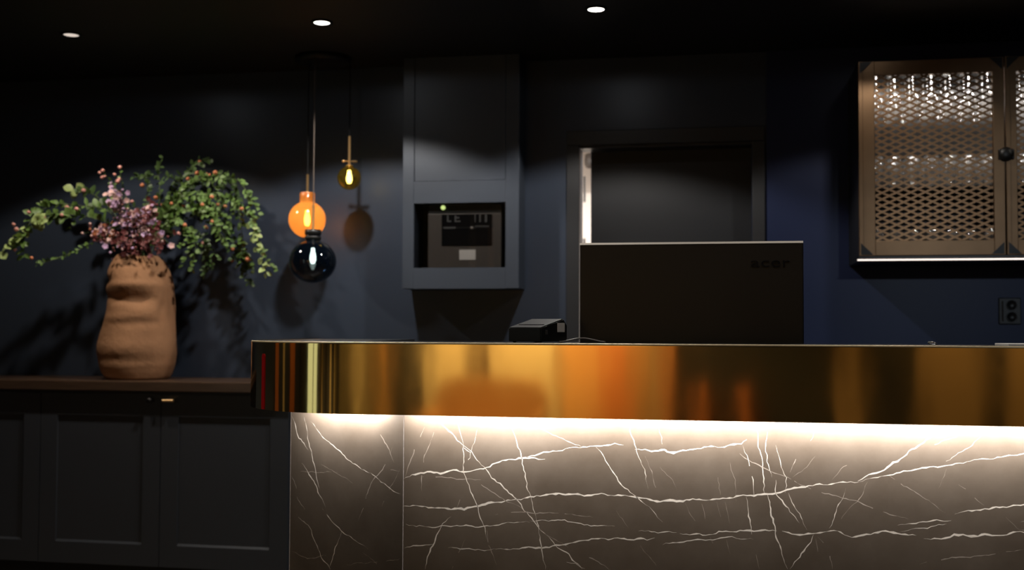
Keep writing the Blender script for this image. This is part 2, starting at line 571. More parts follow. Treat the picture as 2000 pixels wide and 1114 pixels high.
struct(MB().box((1.2, Y_WALL + T, 0), (1.3, Y_RB, 2.5)).build('wall_office_right', M['white']), 'white far side wall of the room behind the door')
struct(MB().box((-1.9, Y_WALL + T, 2.5), (1.3, Y_RB + 0.1, 2.55)).build('ceiling_office', M['white']), 'white ceiling of the room behind the door', 'ceiling')
al, z_, x_ = area('office_lamp_light', (-0.75, Y_WALL + 0.55, 2.45), 0.8, 0.3, 85, (1.0, 0.92, 0.85), (0, 0, -1))
# tall white locker with dark slot pull and a grey wall speaker, seen through the gap
P0 = at(1126, 560, Y_RB - 0.42)
P1 = at(1175, 560, Y_RB - 0.42)
lk = thing('office_locker', 'tall white locker glimpsed through the gap of the ajar door', 'locker', (P0.x + 0.1, Y_RB - 0.21, 0))
MB().box((P0.x - 0.15, Y_RB - 0.42, 0), (P1.x + 0.25, Y_RB - 0.002, 2.14), bevel=0.004).build('body', M['white'], lk)
q0, q1 = at(1140, 345, Y_RB - 0.42), at(1143.5, 395, Y_RB - 0.42)
MB().box((q0.x, Y_RB - 0.432, q1.z), (q1.x, Y_RB - 0.42, q0.z), bevel=0.002).build('handle', M['black'], lk)
q0, q1 = at(1139, 466, Y_RB - 0.42), at(1143.5, 480, Y_RB - 0.42)
MB().box((q0.x, Y_RB - 0.432, q1.z), (q1.x, Y_RB - 0.42, q0.z), bevel=0.002).build('lock', M['grey_trim'], lk)
q = at(1150, 314, Y_RB - 0.55)
sp_ = thing('wall_speaker', 'small grey speaker above the gap of the ajar door', 'speaker', (q.x, Y_RB - 0.42, q.z))
b = MB().lathe([(0, -0.045), (0.022, -0.04), (0.034, -0.02), (0.036, 0.01), (0.03, 0.05), (0, 0.06)], (q.x, Y_RB - 0.50, q.z), 20)
b.build('body', M['grey_metal'], sp_)
MB().box((q.x - 0.01, Y_RB - 0.47, q.z - 0.012), (q.x + 0.01, Y_RB - 0.42, q.z + 0.012)).build('bracket', M['grey_trim'], sp_)

# ================================================================== DOWNLIGHTS
def downlight(x, y, label, lens):
    t = thing('downlight', label, 'ceiling light', (x, y, CEIL), 'ceiling downlights')
    MB().lathe([(0.034, 0.0), (0.034, -0.006), (0.046, -0.006), (0.047, -0.001), (0.047, 0.0), (0.034, 0.0)], (x, y, CEIL), 32).build('trim_ring', M['black_metal'], t)
    MB().lathe([(0, -0.004), (0.033, -0.004), (0.033, 0.0), (0, 0.0)], (x, y, CEIL), 32).build('lens', lens, t)
    return t


downlight(DOWN[0][0], Y_DOWN, 'dim recessed ceiling downlight above the vase of flowers', M['lens_dim'])
downlight(DOWN[1][0], Y_DOWN, 'bright recessed ceiling downlight above the glass pendants', M['lens'])
downlight(DOWN[2][0], Y_DOWN, 'bright recessed ceiling downlight nearest to the door', M['lens'])
downlight(DOWN[3][0], Y_DOWN, 'recessed ceiling downlight beside the mesh fronted cabinet', M['lens'])
downlight(DOWN[4][0], Y_DOWN, 'recessed ceiling downlight at the bar end of the row', M['lens'])

# ================================================================== RECEPTION COUNTER
ctr = thing('reception_counter', 'reception counter with polished brass fascia over underlit brown veined marble', 'counter', (0.4, 3.1, 0))
RAD = 0.38
XC = -0.979                                  # centre of the rounded left end
XEND = 2.3
Y_IN = 3.12                                  # back of the raised top
path = [Vector((XEND, Y_CTR))]
NA = 56
for i in range(13):
    path.append(Vector((XEND + (XC - XEND) * (i + 1) / 13, Y_CTR)))
for i in range(1, NA + 1):
    a = (PI / 2) * i / NA
    path.append(Vector((XC - RAD * math.sin(a), Y_CTR + RAD - RAD * math.cos(a))))
Y_CB = 3.62
path.append(Vector((XC - RAD, Y_CB)))


def offset(pth, d):
    out = []
    for i, p in enumerate(pth):
        t = (pth[min(i + 1, len(pth) - 1)] - pth[max(i - 1, 0)]).normalized()
        nrm = Vector((t.y, -t.x))            # points inwards for this direction of travel
        out.append(p + nrm * d)
    return out


def sweep(pth, prof, name, material, parent, ang=35, rim=()):
    """prof: (inward offset, z) loop swept along pth"""
    mb = MB()
    rows = []
    offs = {}
    for d, z in prof:
        if d not in offs:
            offs[d] = offset(pth, d)
        rows.append([mb.bm.verts.new((p.x, p.y, z)) for p in offs[d]])
    n = len(rows)
    for j in range(n):
        A, B = rows[j], rows[(j + 1) % n]
        for i in range(len(pth) - 1):
            mb.bm.faces.new((A[i], A[i + 1], B[i + 1], B[i])).material_index = 1 if j in rim else 0
    mb.bm.faces.new([r[0] for r in rows])
    mb.bm.faces.new([r[-1] for r in reversed(rows)])
    bmesh.ops.recalc_face_normals(mb.bm, faces=mb.bm.faces)
    return mb.build(name, material, parent, ang)


sweep(path, [(0.0, Z_FAS), (0.0, Z_FAS + 0.002), (0.0, Z_TOP - 0.006), (0.0, Z_TOP - 0.004), (0.0012, Z_TOP - 0.001), (0.004, Z_TOP), (0.012, Z_TOP), (0.012, Z_FAS)], 'brass_fascia', [M['brass'], M['brass_edge']], ctr, 35, (3, 4))
# raised top inside the brass band and its underside
inner = offset(path, 0.0125)
mb = MB()
poly = [(p.x, p.y) for p in inner] + [(XC - RAD + 0.35, Y_CB), (XC - RAD + 0.35, Y_IN), (XEND, Y_IN)]
mb.prism([(x, y, Z_FAS + 0.03) for x, y in poly], (0, 0, Z_TOP - 0.0015 - Z_FAS - 0.03))
mb.build('top', M['top_stone'], ctr)
MB().box((-0.9, Y_IN + 0.002, 0.90), (XEND, 3.75, 0.93), bevel=0.002).build('desk', M['top_stone'], ctr)

# marble base: front panel, splayed corner panel, end panel
C0 = at(788, 900, Y_BASE)
xc0 = C0.x
CL = Vector((xc0 - 0.385, Y_BASE + 0.17))
ZB, ZT = 0.0, Z_FAS + 0.028
vein_rng = random.Random(3)


def panel_frame(p0, p1):
    """local axes of a vertical panel whose face runs p0 -> p1 in plan"""
    u = (Vector((p1.x, p1.y, 0)) - Vector((p0.x, p0.y, 0))).normalized()
    nrm = Vector((u.y, -u.x, 0))
    if nrm.y > 0:
        nrm = -nrm
    return u, nrm


def on_panel(px, py, p0, nrm):
    d = ray(px, py)
    t = ((Vector((p0.x, p0.y, 0)) - EYE).dot(nrm)) / d.dot(nrm)
    return EYE + d * t


def vein_strip(mb, pts, width, mi, u, nrm, jag=0.004, gaps=0.0):
    # pts: 3-D points on the panel; resample, roughen and give a varying width
    dense = []
    for a, c in zip(pts, pts[1:]):
        L = (c - a).length
        k = max(2, int(L / 0.008))
        for i in range(k):
            dense.append(a.lerp(c, i / k))
    dense.append(pts[-1])
    N = len(dense)
    zax = Vector((0, 0, 1))
    seed = vein_rng.random() * 50
    prev = None
    for i, p in enumerate(dense):
        tdir = (dense[min(i + 1, N - 1)] - dense[max(i - 1, 0)]).normalized()
        side = nrm.cross(tdir).normalized()
        wob = math.sin(i * 0.9 + seed) * 0.45 + math.sin(i * 0.37 + seed * 2) * 0.6 + vein_rng.uniform(-0.6, 0.6)
        end = min(1.0, min(i, N - 1 - i) / 5.0 + 0.15)
        w = width * (0.45 + 0.95 * vein_rng.random() ** 1.5 + 0.35 * math.sin(i * 0.21 + seed)) * end
        c = p + side * (wob * jag * 0.5) + nrm * 0.00009
        cur = (mb.bm.verts.new(c + side * w / 2), mb.bm.verts.new(c - side * w / 2))
        if prev is not None and not (gaps and math.sin(i * 0.33 + seed) + 0.8 * math.sin(i * 0.71 + seed * 3) > 1.15 - gaps):
            f = mb.bm.faces.new((prev[0], cur[0], cur[1], prev[1]))
            f.material_index = mi
        prev = cur


def C7(*p):
    return [(460 + 0.42553 * x, 640 + 0.42553 * y) for x, y in p]


def C8(*p):
    return [(1200 + 0.42553 * x, 640 + 0.42553 * y) for x, y in p]


# (polyline, width in mm, bold?)
FRONT_VEINS = [
    (C7((772, 690), (850, 668), (940, 668), (1000, 655), (1060, 660), (1140, 655), (1180, 630), (1240, 605), (1330, 598), (1420, 608)), 4.2, 1),
    (C7((1330, 598), (1400, 575), (1500, 565), (1580, 548), (1660, 542), (1740, 536), (1780, 545)), 4.0, 1),
    (C7((772, 820), (870, 822), (960, 828), (1050, 840), (1100, 820), (1190, 800), (1280, 795), (1340, 785), (1440, 760), (1500, 765), (1600, 772), (1680, 762), (1739, 770)) +
     C8((80, 780), (180, 792), (300, 797), (420, 790), (560, 778), (690, 768), (760, 752), (860, 735), (960, 722), (1050, 708), (1120, 710)), 5.0, 1),
    (C8((1120, 710), (1190, 690), (1260, 675), (1380, 655), (1500, 635), (1600, 620), (1740, 600), (1880, 575), (1960, 565)), 3.0, 1),
    (C8((1120, 710), (1170, 680), (1240, 655), (1280, 620), (1340, 580), (1420, 530), (1500, 480), (1580, 445)), 4.2, 1),
    (C8((95, 556), (170, 568), (230, 563), (240, 572), (330, 562), (430, 552), (520, 545), (580, 530), (605, 512)), 5.5, 1),
    (C7((772, 1010), (860, 1000), (905, 1000)), 3.2, 1),
    (C7((975, 1015), (1100, 1018), (1200, 1020)), 2.4, 1),
    (C7((1190, 1016), (1330, 1015), (1440, 1010), (1470, 998), (1560, 985), (1650, 975), (1739, 966)) + C8((60, 970), (150, 978), (185, 966)), 4.0, 1),
    (C8((110, 930), (200, 938), (285, 946)), 3.4, 1),
    (C8((300, 945), (360, 950), (420, 958), (480, 940), (560, 932), (640, 935), (745, 935)), 4.0, 1),
    (C8((770, 935), (830, 948), (890, 950), (960, 938), (1040, 940), (1090, 962), (1140, 950), (1210, 940), (1300, 945), (1385, 957)), 4.4, 1),
    (C8((1420, 968), (1500, 970), (1560, 955), (1620, 960), (1700, 952), (1800, 950), (1880, 940), (1980, 930)), 4.6, 1),
    (C8((220, 992), (300, 988), (400, 975), (470, 968), (540, 960), (580, 975), (640, 975)), 2.6, 1),
    (C8((1560, 850), (1640, 838), (1720, 835), (1800, 825), (1880, 812), (1960, 800)), 3.6, 1),
    (C8((1300, 905), (1400, 895), (1545, 885)), 2.8, 1),
    (C8((1310, 935), (1400, 920), (1525, 908)), 2.4, 1),
    (C8((1400, 1085), (1550, 1060), (1700, 1045), (1880, 1020)), 2.0, 0),
    (C7((910, 405), (960, 450), (1040, 540), (1080, 575), (1140, 640), (1200, 710), (1290, 790), (1350, 860), (1400, 930), (1470, 1000), (1530, 1040), (1590, 1110)), 2.8, 1),
    (C7((1050, 552), (1080, 570)), 6.0, 1),
    (C7((1020, 420), (1045, 560), (1050, 660), (1075, 740), (1110, 830), (1145, 920), (1160, 980)), 2.2, 1),
    (C7((1260, 430), (1290, 520), (1320, 640), (1350, 760), (1370, 850), (1400, 960), (1420, 1112)), 2.2, 1),
    (C7((870, 460), (830, 530), (800, 620), (778, 690)), 2.0, 0),
    (C7((910, 480), (880, 560), (855, 650), (850, 750)), 2.0, 0),
    (C7((1110, 470), (1085, 560), (1080, 600), (1040, 640)), 2.0, 1),
    (C7((1300, 420), (1400, 465), (1500, 515), (1590, 545)), 2.4, 1),
    (C7((1660, 545), (1700, 610), (1739, 680)) + C8((50, 735), (110, 785), (190, 860), (220, 895)), 2.2, 1),
    (C7((990, 870), (950, 900), (930, 940), (900, 1000), (870, 1110)), 2.8, 1),
    (C7((1060, 730), (1030, 790), (1010, 840)), 1.6, 0),
    (C7((1190, 860), (1280, 850), (1440, 850), (1640, 870)), 1.8, 0),
    (C7((1350, 885), (1480, 885), (1600, 905), (1740, 912)), 2.2, 1),
    (C7((780, 905), (830, 915), (960, 910), (1100, 915), (1250, 900), (1350, 895)), 2.4, 1),
    (C7((850, 685), (960, 690), (1140, 700)), 1.6, 0),
    (C7((1090, 700), (1200, 770), (1330, 840)), 1.4, 0),
    (C7((1060, 960), (1020, 1050), (990, 1112)), 1.5, 0),
    (C7((1520, 1075), (1560, 1080), (1600, 1112)), 3.0, 1),
    (C7((1570, 1030), (1650, 1070), (1720, 1112)), 2.0, 0),
    (C7((1150, 930), (1165, 1000), (1200, 1090)), 1.5, 0),
    (C7((1400, 930), (1480, 985), (1530, 1010)), 1.6, 0),
    (C8((55, 430), (85, 500), (100, 555), (130, 640), (155, 740)), 2.0, 1),
    (C8((205, 450), (225, 550)), 1.6, 1),
    (C8((140, 590), (180, 690), (205, 780)), 1.6, 0),
    (C8((210, 640), (265, 700), (285, 750)), 1.6, 0),
    (C8((590, 540), (620, 620), (640, 780)), 1.8, 1),
    (C8((655, 445), (665, 550), (680, 660), (690, 760)), 2.6, 1),
    (C8((695, 480), (700, 600), (720, 690)), 2.0, 1),
    (C8((560, 570), (600, 602), (680, 640), (780, 685), (870, 730), (1000, 770), (1110, 800), (1250, 850), (1350, 885)), 1.7, 0),
    (C8((920, 470), (900, 540)), 1.6, 0),
    (C8((850, 560), (830, 620), (805, 665)), 2.0, 0),
    (C8((920, 590), (870, 650), (820, 690)), 1.6, 0),
    (C8((740, 540), (770, 640), (790, 690), (785, 760)), 2.2, 1),
    (C8((530, 620), (550, 700), (560, 800)), 1.8, 0),
    (C8((470, 690), (490, 770)), 1.8, 0),
    (C8((600, 780), (615, 850), (632, 950)), 2.4, 1),
    (C8((325, 800), (345, 850), (380, 900)), 2.0, 0),
    (C8((400, 810), (415, 880)), 2.4, 0),
    (C8((470, 800), (485, 870)), 2.2, 0),
    (C8((512, 800), (530, 900)), 2.2, 0),
    (C8((700, 770), (725, 880), (740, 930), (760, 1010), (790, 1112)), 3.2, 1),
    (C8((735, 700), (740, 760), (800, 830), (845, 900)), 2.4, 1),
    (C8((800, 760), (830, 830), (885, 930)), 2.4, 1),
    (C8((1065, 740), (1040, 800), (1000, 890), (985, 920)), 2.2, 1),
    (C8((1160, 710), (1140, 765), (1100, 810), (1030, 890)), 1.8, 0),
    (C8((1260, 680), (1400, 770), (1520, 850)), 1.4, 0),
    (C8((1690, 490), (1610, 560), (1540, 610), (1490, 632)), 1.9, 1),
    (C8((1640, 450), (1550, 510), (1440, 552)), 1.8, 1),
    (C8((1525, 650), (1490, 740)), 1.4, 0),
    (C8((1580, 720), (1640, 770), (1695, 820)), 1.5, 0),
    (C8((1100, 600), (1040, 650), (1000, 700)), 1.2, 0),
    (C8((910, 950), (890, 1000), (830, 1080), (808, 1112)), 3.0, 1),
    (C8((935, 960), (980, 1020), (1000, 1110)), 1.8, 0),
    (C8((920, 970), (935, 1030)), 1.8, 0),
    (C8((440, 960), (475, 1055)), 1.6, 0),
    (C8((640, 1010), (665, 1110)), 1.8, 0),
    (C8((515, 970), (530, 1040)), 1.6, 0),
    (C8((1800, 870), (1860, 935)), 1.5, 0),
    (C8((10, 840), (60, 920)), 1.6, 0),
    (C8((120, 1000), (200, 1110)), 1.4, 0),
]
CORNER_VEINS = [
    (C7((262, 405), (290, 510), (335, 560)), 2.6, 1),
    (C7((315, 410), (345, 560), (370, 680), (385, 740)), 2.2, 1),
    (C7((345, 430), (420, 520), (500, 590), (580, 650), (660, 700), (755, 768)), 2.2, 1),
    (C7((650, 470), (700, 550), (730, 620)), 1.8, 0),
    (C7((720, 550), (680, 640), (620, 720), (580, 840), (565, 890)), 1.9, 0),
    (C7((755, 650), (700, 760), (670, 820)), 2.0, 0),
    (C7((385, 620), (460, 670), (540, 712)), 1.6, 0),
    (C7((305, 620), (370, 730), (415, 825)), 2.6, 1),
    (C7((395, 830), (450, 900), (530, 965), (610, 1020)), 1.9, 1),
    (C7((260, 680), (282, 740)), 2.4, 1),
    (C7((280, 780), (320, 832)), 2.4, 1),
    (C7((288, 870), (340, 920), (370, 990), (400, 1060), (435, 1112)), 3.2, 1),
    (C7((492, 935), (460, 1010), (430, 1100)), 2.2, 1),
    (C7((258, 1030), (330, 1060), (425, 1048)), 1.6, 0),
    (C7((280, 662), (470, 666)), 1.2, 0),
    (C7((500, 1090), (620, 1080), (755, 1065)), 1.3, 0),
    (C7((690, 655), (755, 658)), 1.4, 0),
    (C7((580, 1030), (690, 1112)), 1.3, 0),
]


def marble_panel(name, p0, p1, thick, veins, extra=()):
    u, nrm = panel_frame(p0, p1)
    mb = MB()
    a, c = Vector((p0.x, p0.y, ZB)), Vector((p1.x, p1.y, ZB))
    mb.prism([a, c, c - nrm * thick, a - nrm * thick], (0, 0, ZT - ZB))
    for px, wmm, bold in veins:
        pts = [on_panel(x, y, p0, nrm) for x, y in px]
        vein_strip(mb, pts, wmm * 0.001 * (0.82 if bold else 0.95), 1 if bold else 2, u, nrm, 0.0055 if bold else 0.004, 0.0 if wmm > 2.1 else (-0.1 if bold else 0.3))
    for line, wmm, bold in extra:
        vein_strip(mb, [Vector(q) for q in line], wmm * 0.001, 1 if bold else 2, u, nrm, 0.0055, 0.0 if wmm > 2.1 else -0.1)
    return mb.build(name, [M['marble'], M['vein'], M['vein_fine']], ctr)


# the veining goes on over the rest of the slab
xr_ = random.Random(21)
EXTRA = []
for x0, x1, z0, z1, n_h, n_d in ((xc0 + 0.03, 2.25, 0.05, 0.58, 6, 30), (0.70, 2.25, 0.60, 1.03, 5, 16)):
    for k in range(n_h):
        x, z = (x0 if k % 2 else xr_.uniform(x0, x0 + 0.5)), xr_.uniform(z0 + 0.04, z1 - 0.04)
        xe = xr_.uniform(x1 - 0.6, x1)
        line = []
        while x < xe:
            line.append((x, Y_BASE, min(max(z, z0), z1)))
            x += xr_.uniform(0.05, 0.11)
            z += xr_.uniform(-0.018, 0.020)
        EXTRA.append((line, xr_.uniform(2.2, 4.0), 1))
    for k in range(n_d):
        x, z = xr_.uniform(x0 + 0.05, x1 - 0.15), xr_.uniform(z0 + 0.1, z1)
        sl = xr_.choice((-1, 1, 1)) * xr_.uniform(0.02, 0.06)
        line = []
        for q in range(xr_.randint(3, 6)):
            if z < z0 or not x0 < x < x1:
                break
            line.append((x, Y_BASE, z))
            x += sl + xr_.uniform(-0.01, 0.01)
            z -= xr_.uniform(0.03, 0.08)
        if len(line) > 1:
            EXTRA.append((line, xr_.uniform(1.3, 2.2), k % 2))


marble_panel('front_panel', Vector((xc0 + 0.0015, Y_BASE)), Vector((XEND - 0.02, Y_BASE)), 0.02, FRONT_VEINS, EXTRA)
marble_panel('corner_panel', CL, Vector((xc0 - 0.0015, Y_BASE)), 0.02, CORNER_VEINS)
marble_panel('end_panel', Vector((CL.x, Y_CB)), CL, 0.02, [])
# slim metal corner beads at both edges of the corner panel
bd = MB()
bd.tube([(xc0, Y_BASE + 0.001, 0), (xc0, Y_BASE + 0.001, ZT)], 0.0014, 8)
bd.build('corner_bead', M['bead'], ctr)
bd = MB()
bd.tube([(CL.x, CL.y + 0.001, 0), (CL.x, CL.y + 0.001, ZT)], 0.0018, 8)
bd.build('corner_bead', M['bead'], ctr)
# carcass behind the panels
mb = MB()
mb.prism([(xc0 + 0.01, Y_BASE + 0.022, 0), (XEND - 0.03, Y_BASE + 0.022, 0), (XEND - 0.03, 3.7, 0), (CL.x + 0.03, 3.6, 0), (CL.x + 0.03, CL.y + 0.03, 0)], (0, 0, 0.895))
mb.build('carcass', M['black'], ctr)
mb = MB()
mb.prism([(xc0 + 0.01, Y_BASE + 0.022, 0), (XEND - 0.03, Y_BASE + 0.022, 0), (XEND - 0.03, Y_IN - 0.01, 0), (CL.x + 0.03, 3.3, 0), (CL.x + 0.03, CL.y + 0.03, 0)], (0, 0, Z_FAS + 0.028 - 0.896))
o = mb.build('upstand', M['black'], ctr)
o.location.z += 0.896
# led profile under the overhang (front run and corner run)
mb = MB()
mb.box((xc0 - 0.02, Y_CTR + 0.052, Z_FAS + 0.022), (XEND - 0.03, Y_CTR + 0.064, Z_FAS + 0.0295))
mb.build('led_strip', M['led'], ctr)
mb = MB()
e0, e1 = Vector((xc0 - 0.09, Y_BASE + 0.0)), Vector((xc0 - 0.30, Y_BASE + 0.09))
dd = (e1 - e0).normalized()
nn = Vector((dd.y, -dd.x)) * -1
mb.prism([(e0.x, e0.y - 0.012, Z_FAS + 0.022), (e1.x, e1.y - 0.012, Z_FAS + 0.022), (e1.x, e1.y, Z_FAS + 0.022), (e0.x, e0.y, Z_FAS + 0.022)], (0, 0, 0.0075))
mb.build('led_strip', M['led'], ctr)


def place_area(o, xaxis, direction):
    z = -Vector(direction).normalized()
    x = (Vector(xaxis) - z * Vector(xaxis).dot(z)).normalized()
    y = z.cross(x)
    o.matrix_world = Matrix.Translation(o.location) @ Matrix((x, y, z)).transposed().to_4x4()


LED_C = (0.98, 0.97, 0.96)
L1 = XEND - 0.03 - xc0
o, _, _ = area('led_strip_light', ((xc0 + XEND) / 2, Y_CTR + 0.058, Z_FAS + 0.020), L1, 0.012, 53, LED_C, (0, 0.5, -1))
place_area(o, (1, 0, 0), (0, 1, -0.3))
mid = (e0 + e1) / 2
o, _, _ = area('led_strip_light', (mid.x, mid.y - 0.006, Z_FAS + 0.020), 0.26, 0.012, 5.2, LED_C, (0, 0.5, -1))
place_area(o, (dd.x, dd.y, 0), (0.35, 1, -0.3))
# red reflection in the rounded brass end, painted on as a thin strip
ra = None
for i in range(14, NA + 14):
    pass
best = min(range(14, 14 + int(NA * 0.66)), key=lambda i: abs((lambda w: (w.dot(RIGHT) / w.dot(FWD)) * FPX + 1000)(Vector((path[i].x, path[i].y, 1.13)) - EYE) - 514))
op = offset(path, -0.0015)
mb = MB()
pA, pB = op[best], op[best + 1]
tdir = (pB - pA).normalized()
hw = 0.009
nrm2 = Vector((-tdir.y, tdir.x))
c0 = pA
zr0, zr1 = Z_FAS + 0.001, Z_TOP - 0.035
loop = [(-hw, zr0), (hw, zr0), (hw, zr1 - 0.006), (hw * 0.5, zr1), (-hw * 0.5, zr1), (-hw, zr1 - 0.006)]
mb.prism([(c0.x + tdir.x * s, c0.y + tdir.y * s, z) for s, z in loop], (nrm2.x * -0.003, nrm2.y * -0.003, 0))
o = mb.build('red_reflection_strip', M['red'], ctr)
o['label'] = 'thin red upright reflection in the rounded brass end'

# ================================================================== MONITOR
Y_M = 3.20
A, B = at(1133, 475, Y_M), at(1568, 469.5, Y_M)
mw = B.x - A.x
zt = (A.z + B.z) / 2
mh = mw * 0.585
mon = thing('monitor', 'black computer monitor seen from behind, standing beyond the brass counter edge', 'monitor', ((A.x + B.x) / 2, Y_M, 0.93))
mb = MB()
mb.box((A.x, Y_M, zt - mh), (B.x, Y_M + 0.022, zt - 0.0066), bevel=0.0015)
mb.build('rear_shell', M['black'], mon)
MB().prism([(A.x - 0.001, Y_M - 0.001, zt - 0.0065), (A.x - 0.001, Y_M + 0.004, zt - 0.0005), (A.x - 0.001, Y_M + 0.030, zt), (A.x - 0.001, Y_M + 0.030, zt - 0.0045), (A.x - 0.001, Y_M + 0.002, zt - 0.0065)], (mw + 0.002, 0, 0)).build('top_edge', M['silver_band'], mon)
MB().box((A.x - 0.003, Y_M + 0.0225, zt - mh - 0.004), (B.x + 0.003, Y_M + 0.032, zt - 0.0045), bevel=0.002).build('bezel', M['black_gloss'], mon)
mx_ = (A.x + B.x) / 2
MB().box((mx_ - 0.05, Y_M + 0.002, 0.94), (mx_ + 0.05, Y_M + 0.02, zt - mh + 0.002), bevel=0.003).build('stand_neck', M['black'], mon)
MB().box((mx_ - 0.13, Y_M - 0.03, 0.93), (mx_ + 0.13, Y_M + 0.16, 0.942), bevel=0.004).build('stand_base', M['black'], mon)
# raised lettering, top corner of the shell
tx = bpy.data.curves.new('maker_mark', 'FONT')
tx.body = 'acer'
tx.size = 0.047
tx.extrude = 0.001
tx.bevel_depth = 0.0003
tx.space_character = 1.05
to = bpy.data.objects.new('maker_mark', tx)
COL.objects.link(to)
lp = at(1466, 522, Y_M)
to.parent = mon
to.location = Vector((lp.x, Y_M - 0.0005, lp.z)) - Vector(mon.location)
to.rotation_euler = (PI / 2, 0, 0)
to.scale = (1.25, 0.85, 1)
bpy.context.view_layer.update()
tm = bpy.data.meshes.new_from_object(to.evaluated_get(bpy.context.evaluated_depsgraph_get()))
tm.materials.clear()
tm.materials.append(M['black_gloss'])
mo = bpy.data.objects.new('raised_lettering', tm)
COL.objects.link(mo)
mo.parent, mo.location, mo.rotation_euler, mo.scale = mon, to.location.copy(), to.rotation_euler.copy(), to.scale.copy()
bpy.data.objects.remove(to)

# ================================================================== COUNTER-TOP OBJECTS
ZTT = Z_TOP - 0.0015
# wedge-shaped payment printer
Yp = 2.95
a0, a1 = at(990, 660, Yp), at(1068, 660, Yp)
pr = thing('receipt_printer', 'small black wedge-shaped receipt printer on the brass counter', 'printer', ((a0.x + a1.x) / 2, Yp + 0.05, ZTT))
zt1 = at(1000, 640, Yp).z
zt2 = at(1045, 623, Yp + 0.11).z
wx = a1.x - a0.x
mb = MB()
prof = [(Yp, ZTT + 0.003), (Yp, zt1), (Yp + 0.012, zt1 + 0.003), (Yp + 0.105, zt2), (Yp + 0.122, zt2 - 0.018), (Yp + 0.122, ZTT + 0.003)]
mb.prism([(0, y - Yp, z) for y, z in prof], (wx, 0, 0))
bmesh.ops.bevel(mb.bm, geom=list(mb.bm.edges), offset=0.0025, segments=2, affect='EDGES')
o = mb.build('housing', M['black'], None, 30)
rotp = math.radians(-27)
o.parent = pr
o.rotation_euler = (0, 0, rotp)
o.location = Vector((a0.x, Yp + 0.02, 0)) - Vector(pr.location)


def on_printer(mb_, name, m):
    k = mb_.build(name, m, None)
    k.parent = pr
    k.rotation_euler = (0, 0, rotp)
    k.location = Vector((a0.x, Yp + 0.02, 0)) - Vector(pr.location)
    return k


on_printer(MB().box((0.012, 0.03, (zt1 + zt2) / 2 - 0.006), (wx - 0.012, 0.034, (zt1 + zt2) / 2 - 0.0035)), 'paper_slot', M['black_gloss'])
on_printer(MB().box((wx - 0.001, 0.075, zt1 - 0.012), (wx + 0.0015, 0.108, zt2 - 0.012), bevel=0.0006), 'side_label', M['paper'])
on_printer(MB().box((wx - 0.001, 0.02, ZTT + 0.022), (wx + 0.002, 0.03, ZTT + 0.034), bevel=0.001), 'button', M['grey_trim'])
for fx in (0.012, wx - 0.012):
    for fy in (0.012, 0.11):
        on_printer(MB().lathe([(0, 0), (0.005, 0), (0.005, 0.0035), (0, 0.0035)], (fx, fy, ZTT), 12), 'foot', M['grey_trim'])
# cable from it
cb = MB()
pts = []
for k in range(25):
    s = k / 24
    px = 1092 + 90 * s
    yy = Yp + 0.02 + 0.05 * math.sin(s * PI) + 0.05 * s
    P = at(px, 660, yy)
    pts.append((P.x, yy, ZTT + 0.0028 + 0.009 * math.sin(s * PI) ** 2))
cb.tube(pts, 0.0022, 8)
tag(cb.build('cable', M['grey_cable']), 'thin grey cable lying on the counter in front of the monitor', 'cable')
# small steel ring and pale slim tray at the right
P = at(1821, 672, 2.86)
rg = MB()
rg.tube([(P.x + 0.009 * math.cos(t * 2 * PI / 24), 2.86 + 0.006 * math.sin(t * 2 * PI / 24), ZTT + 0.003 + 0.003 * (1 + math.cos(t * 2 * PI / 24 + 2.2))) for t in range(25)], 0.0016, 8, cap=False)
tag(rg.build('key_ring', M['steel']), 'tiny silver ring lying on the brass counter edge', 'ring')
P = at(1962, 674, 2.90)
tag(MB().box((P.x, 2.86, ZTT), (P.x + 0.2, 3.0, ZTT + 0.006), bevel=0.001).build('paper_pad', M['paper']), 'pale flat pad on the counter below the wall socket', 'pad')

# ================================================================== PANEL BOX ON THE WALL
Y_BX = Y_WALL - 0.165
xl, xr = at(787, 300, Y_BX).x, at(1014, 300, Y_BX).x
zb = at(900, 564, Y_BX).z
ix0, ix1 = at(808, 450, Y_BX).x, at(987, 450, Y_BX).x
iz0, iz1 = at(900, 523, Y_BX).z, at(900, 396, Y_BX).z
pz = at(900, 353, Y_BX).z
bx = thing('wall_unit', 'tall grey blue boxed wall unit with a glazed niche, hanging left of the door', 'wall unit', ((xl + xr) / 2, Y_WALL, zb))
mb = MB()
mb.box((xl, Y_BX, zb), (ix0, Y_WALL, CEIL), bevel=0.002)
mb.box((ix1, Y_BX, zb), (xr, Y_WALL, CEIL), bevel=0.002)
mb.box((ix0, Y_BX + 0.0004, zb), (ix1, Y_WALL, iz0))
mb.box((ix0, Y_BX + 0.0004, iz1), (ix1, Y_WALL, pz))
mb.build('carcass', M['box_paint'], bx)
MB().box((ix0 + 0.002, Y_BX + 0.004, pz + 0.002), (ix1 - 0.002, Y_WALL, CEIL)).build('upper_panel', M['box_paint'], bx)
MB().box((ix0, Y_WALL - 0.006, iz0), (ix1, Y_WALL, iz1)).build('niche_back', M['black'], bx)
MB().box((ix0 + 0.0005, Y_BX + 0.010, iz0 + 0.0005), (ix1 - 0.0005, Y_BX + 0.013, iz1 - 0.0005)).build('glazing', M['niche_glass'], bx)
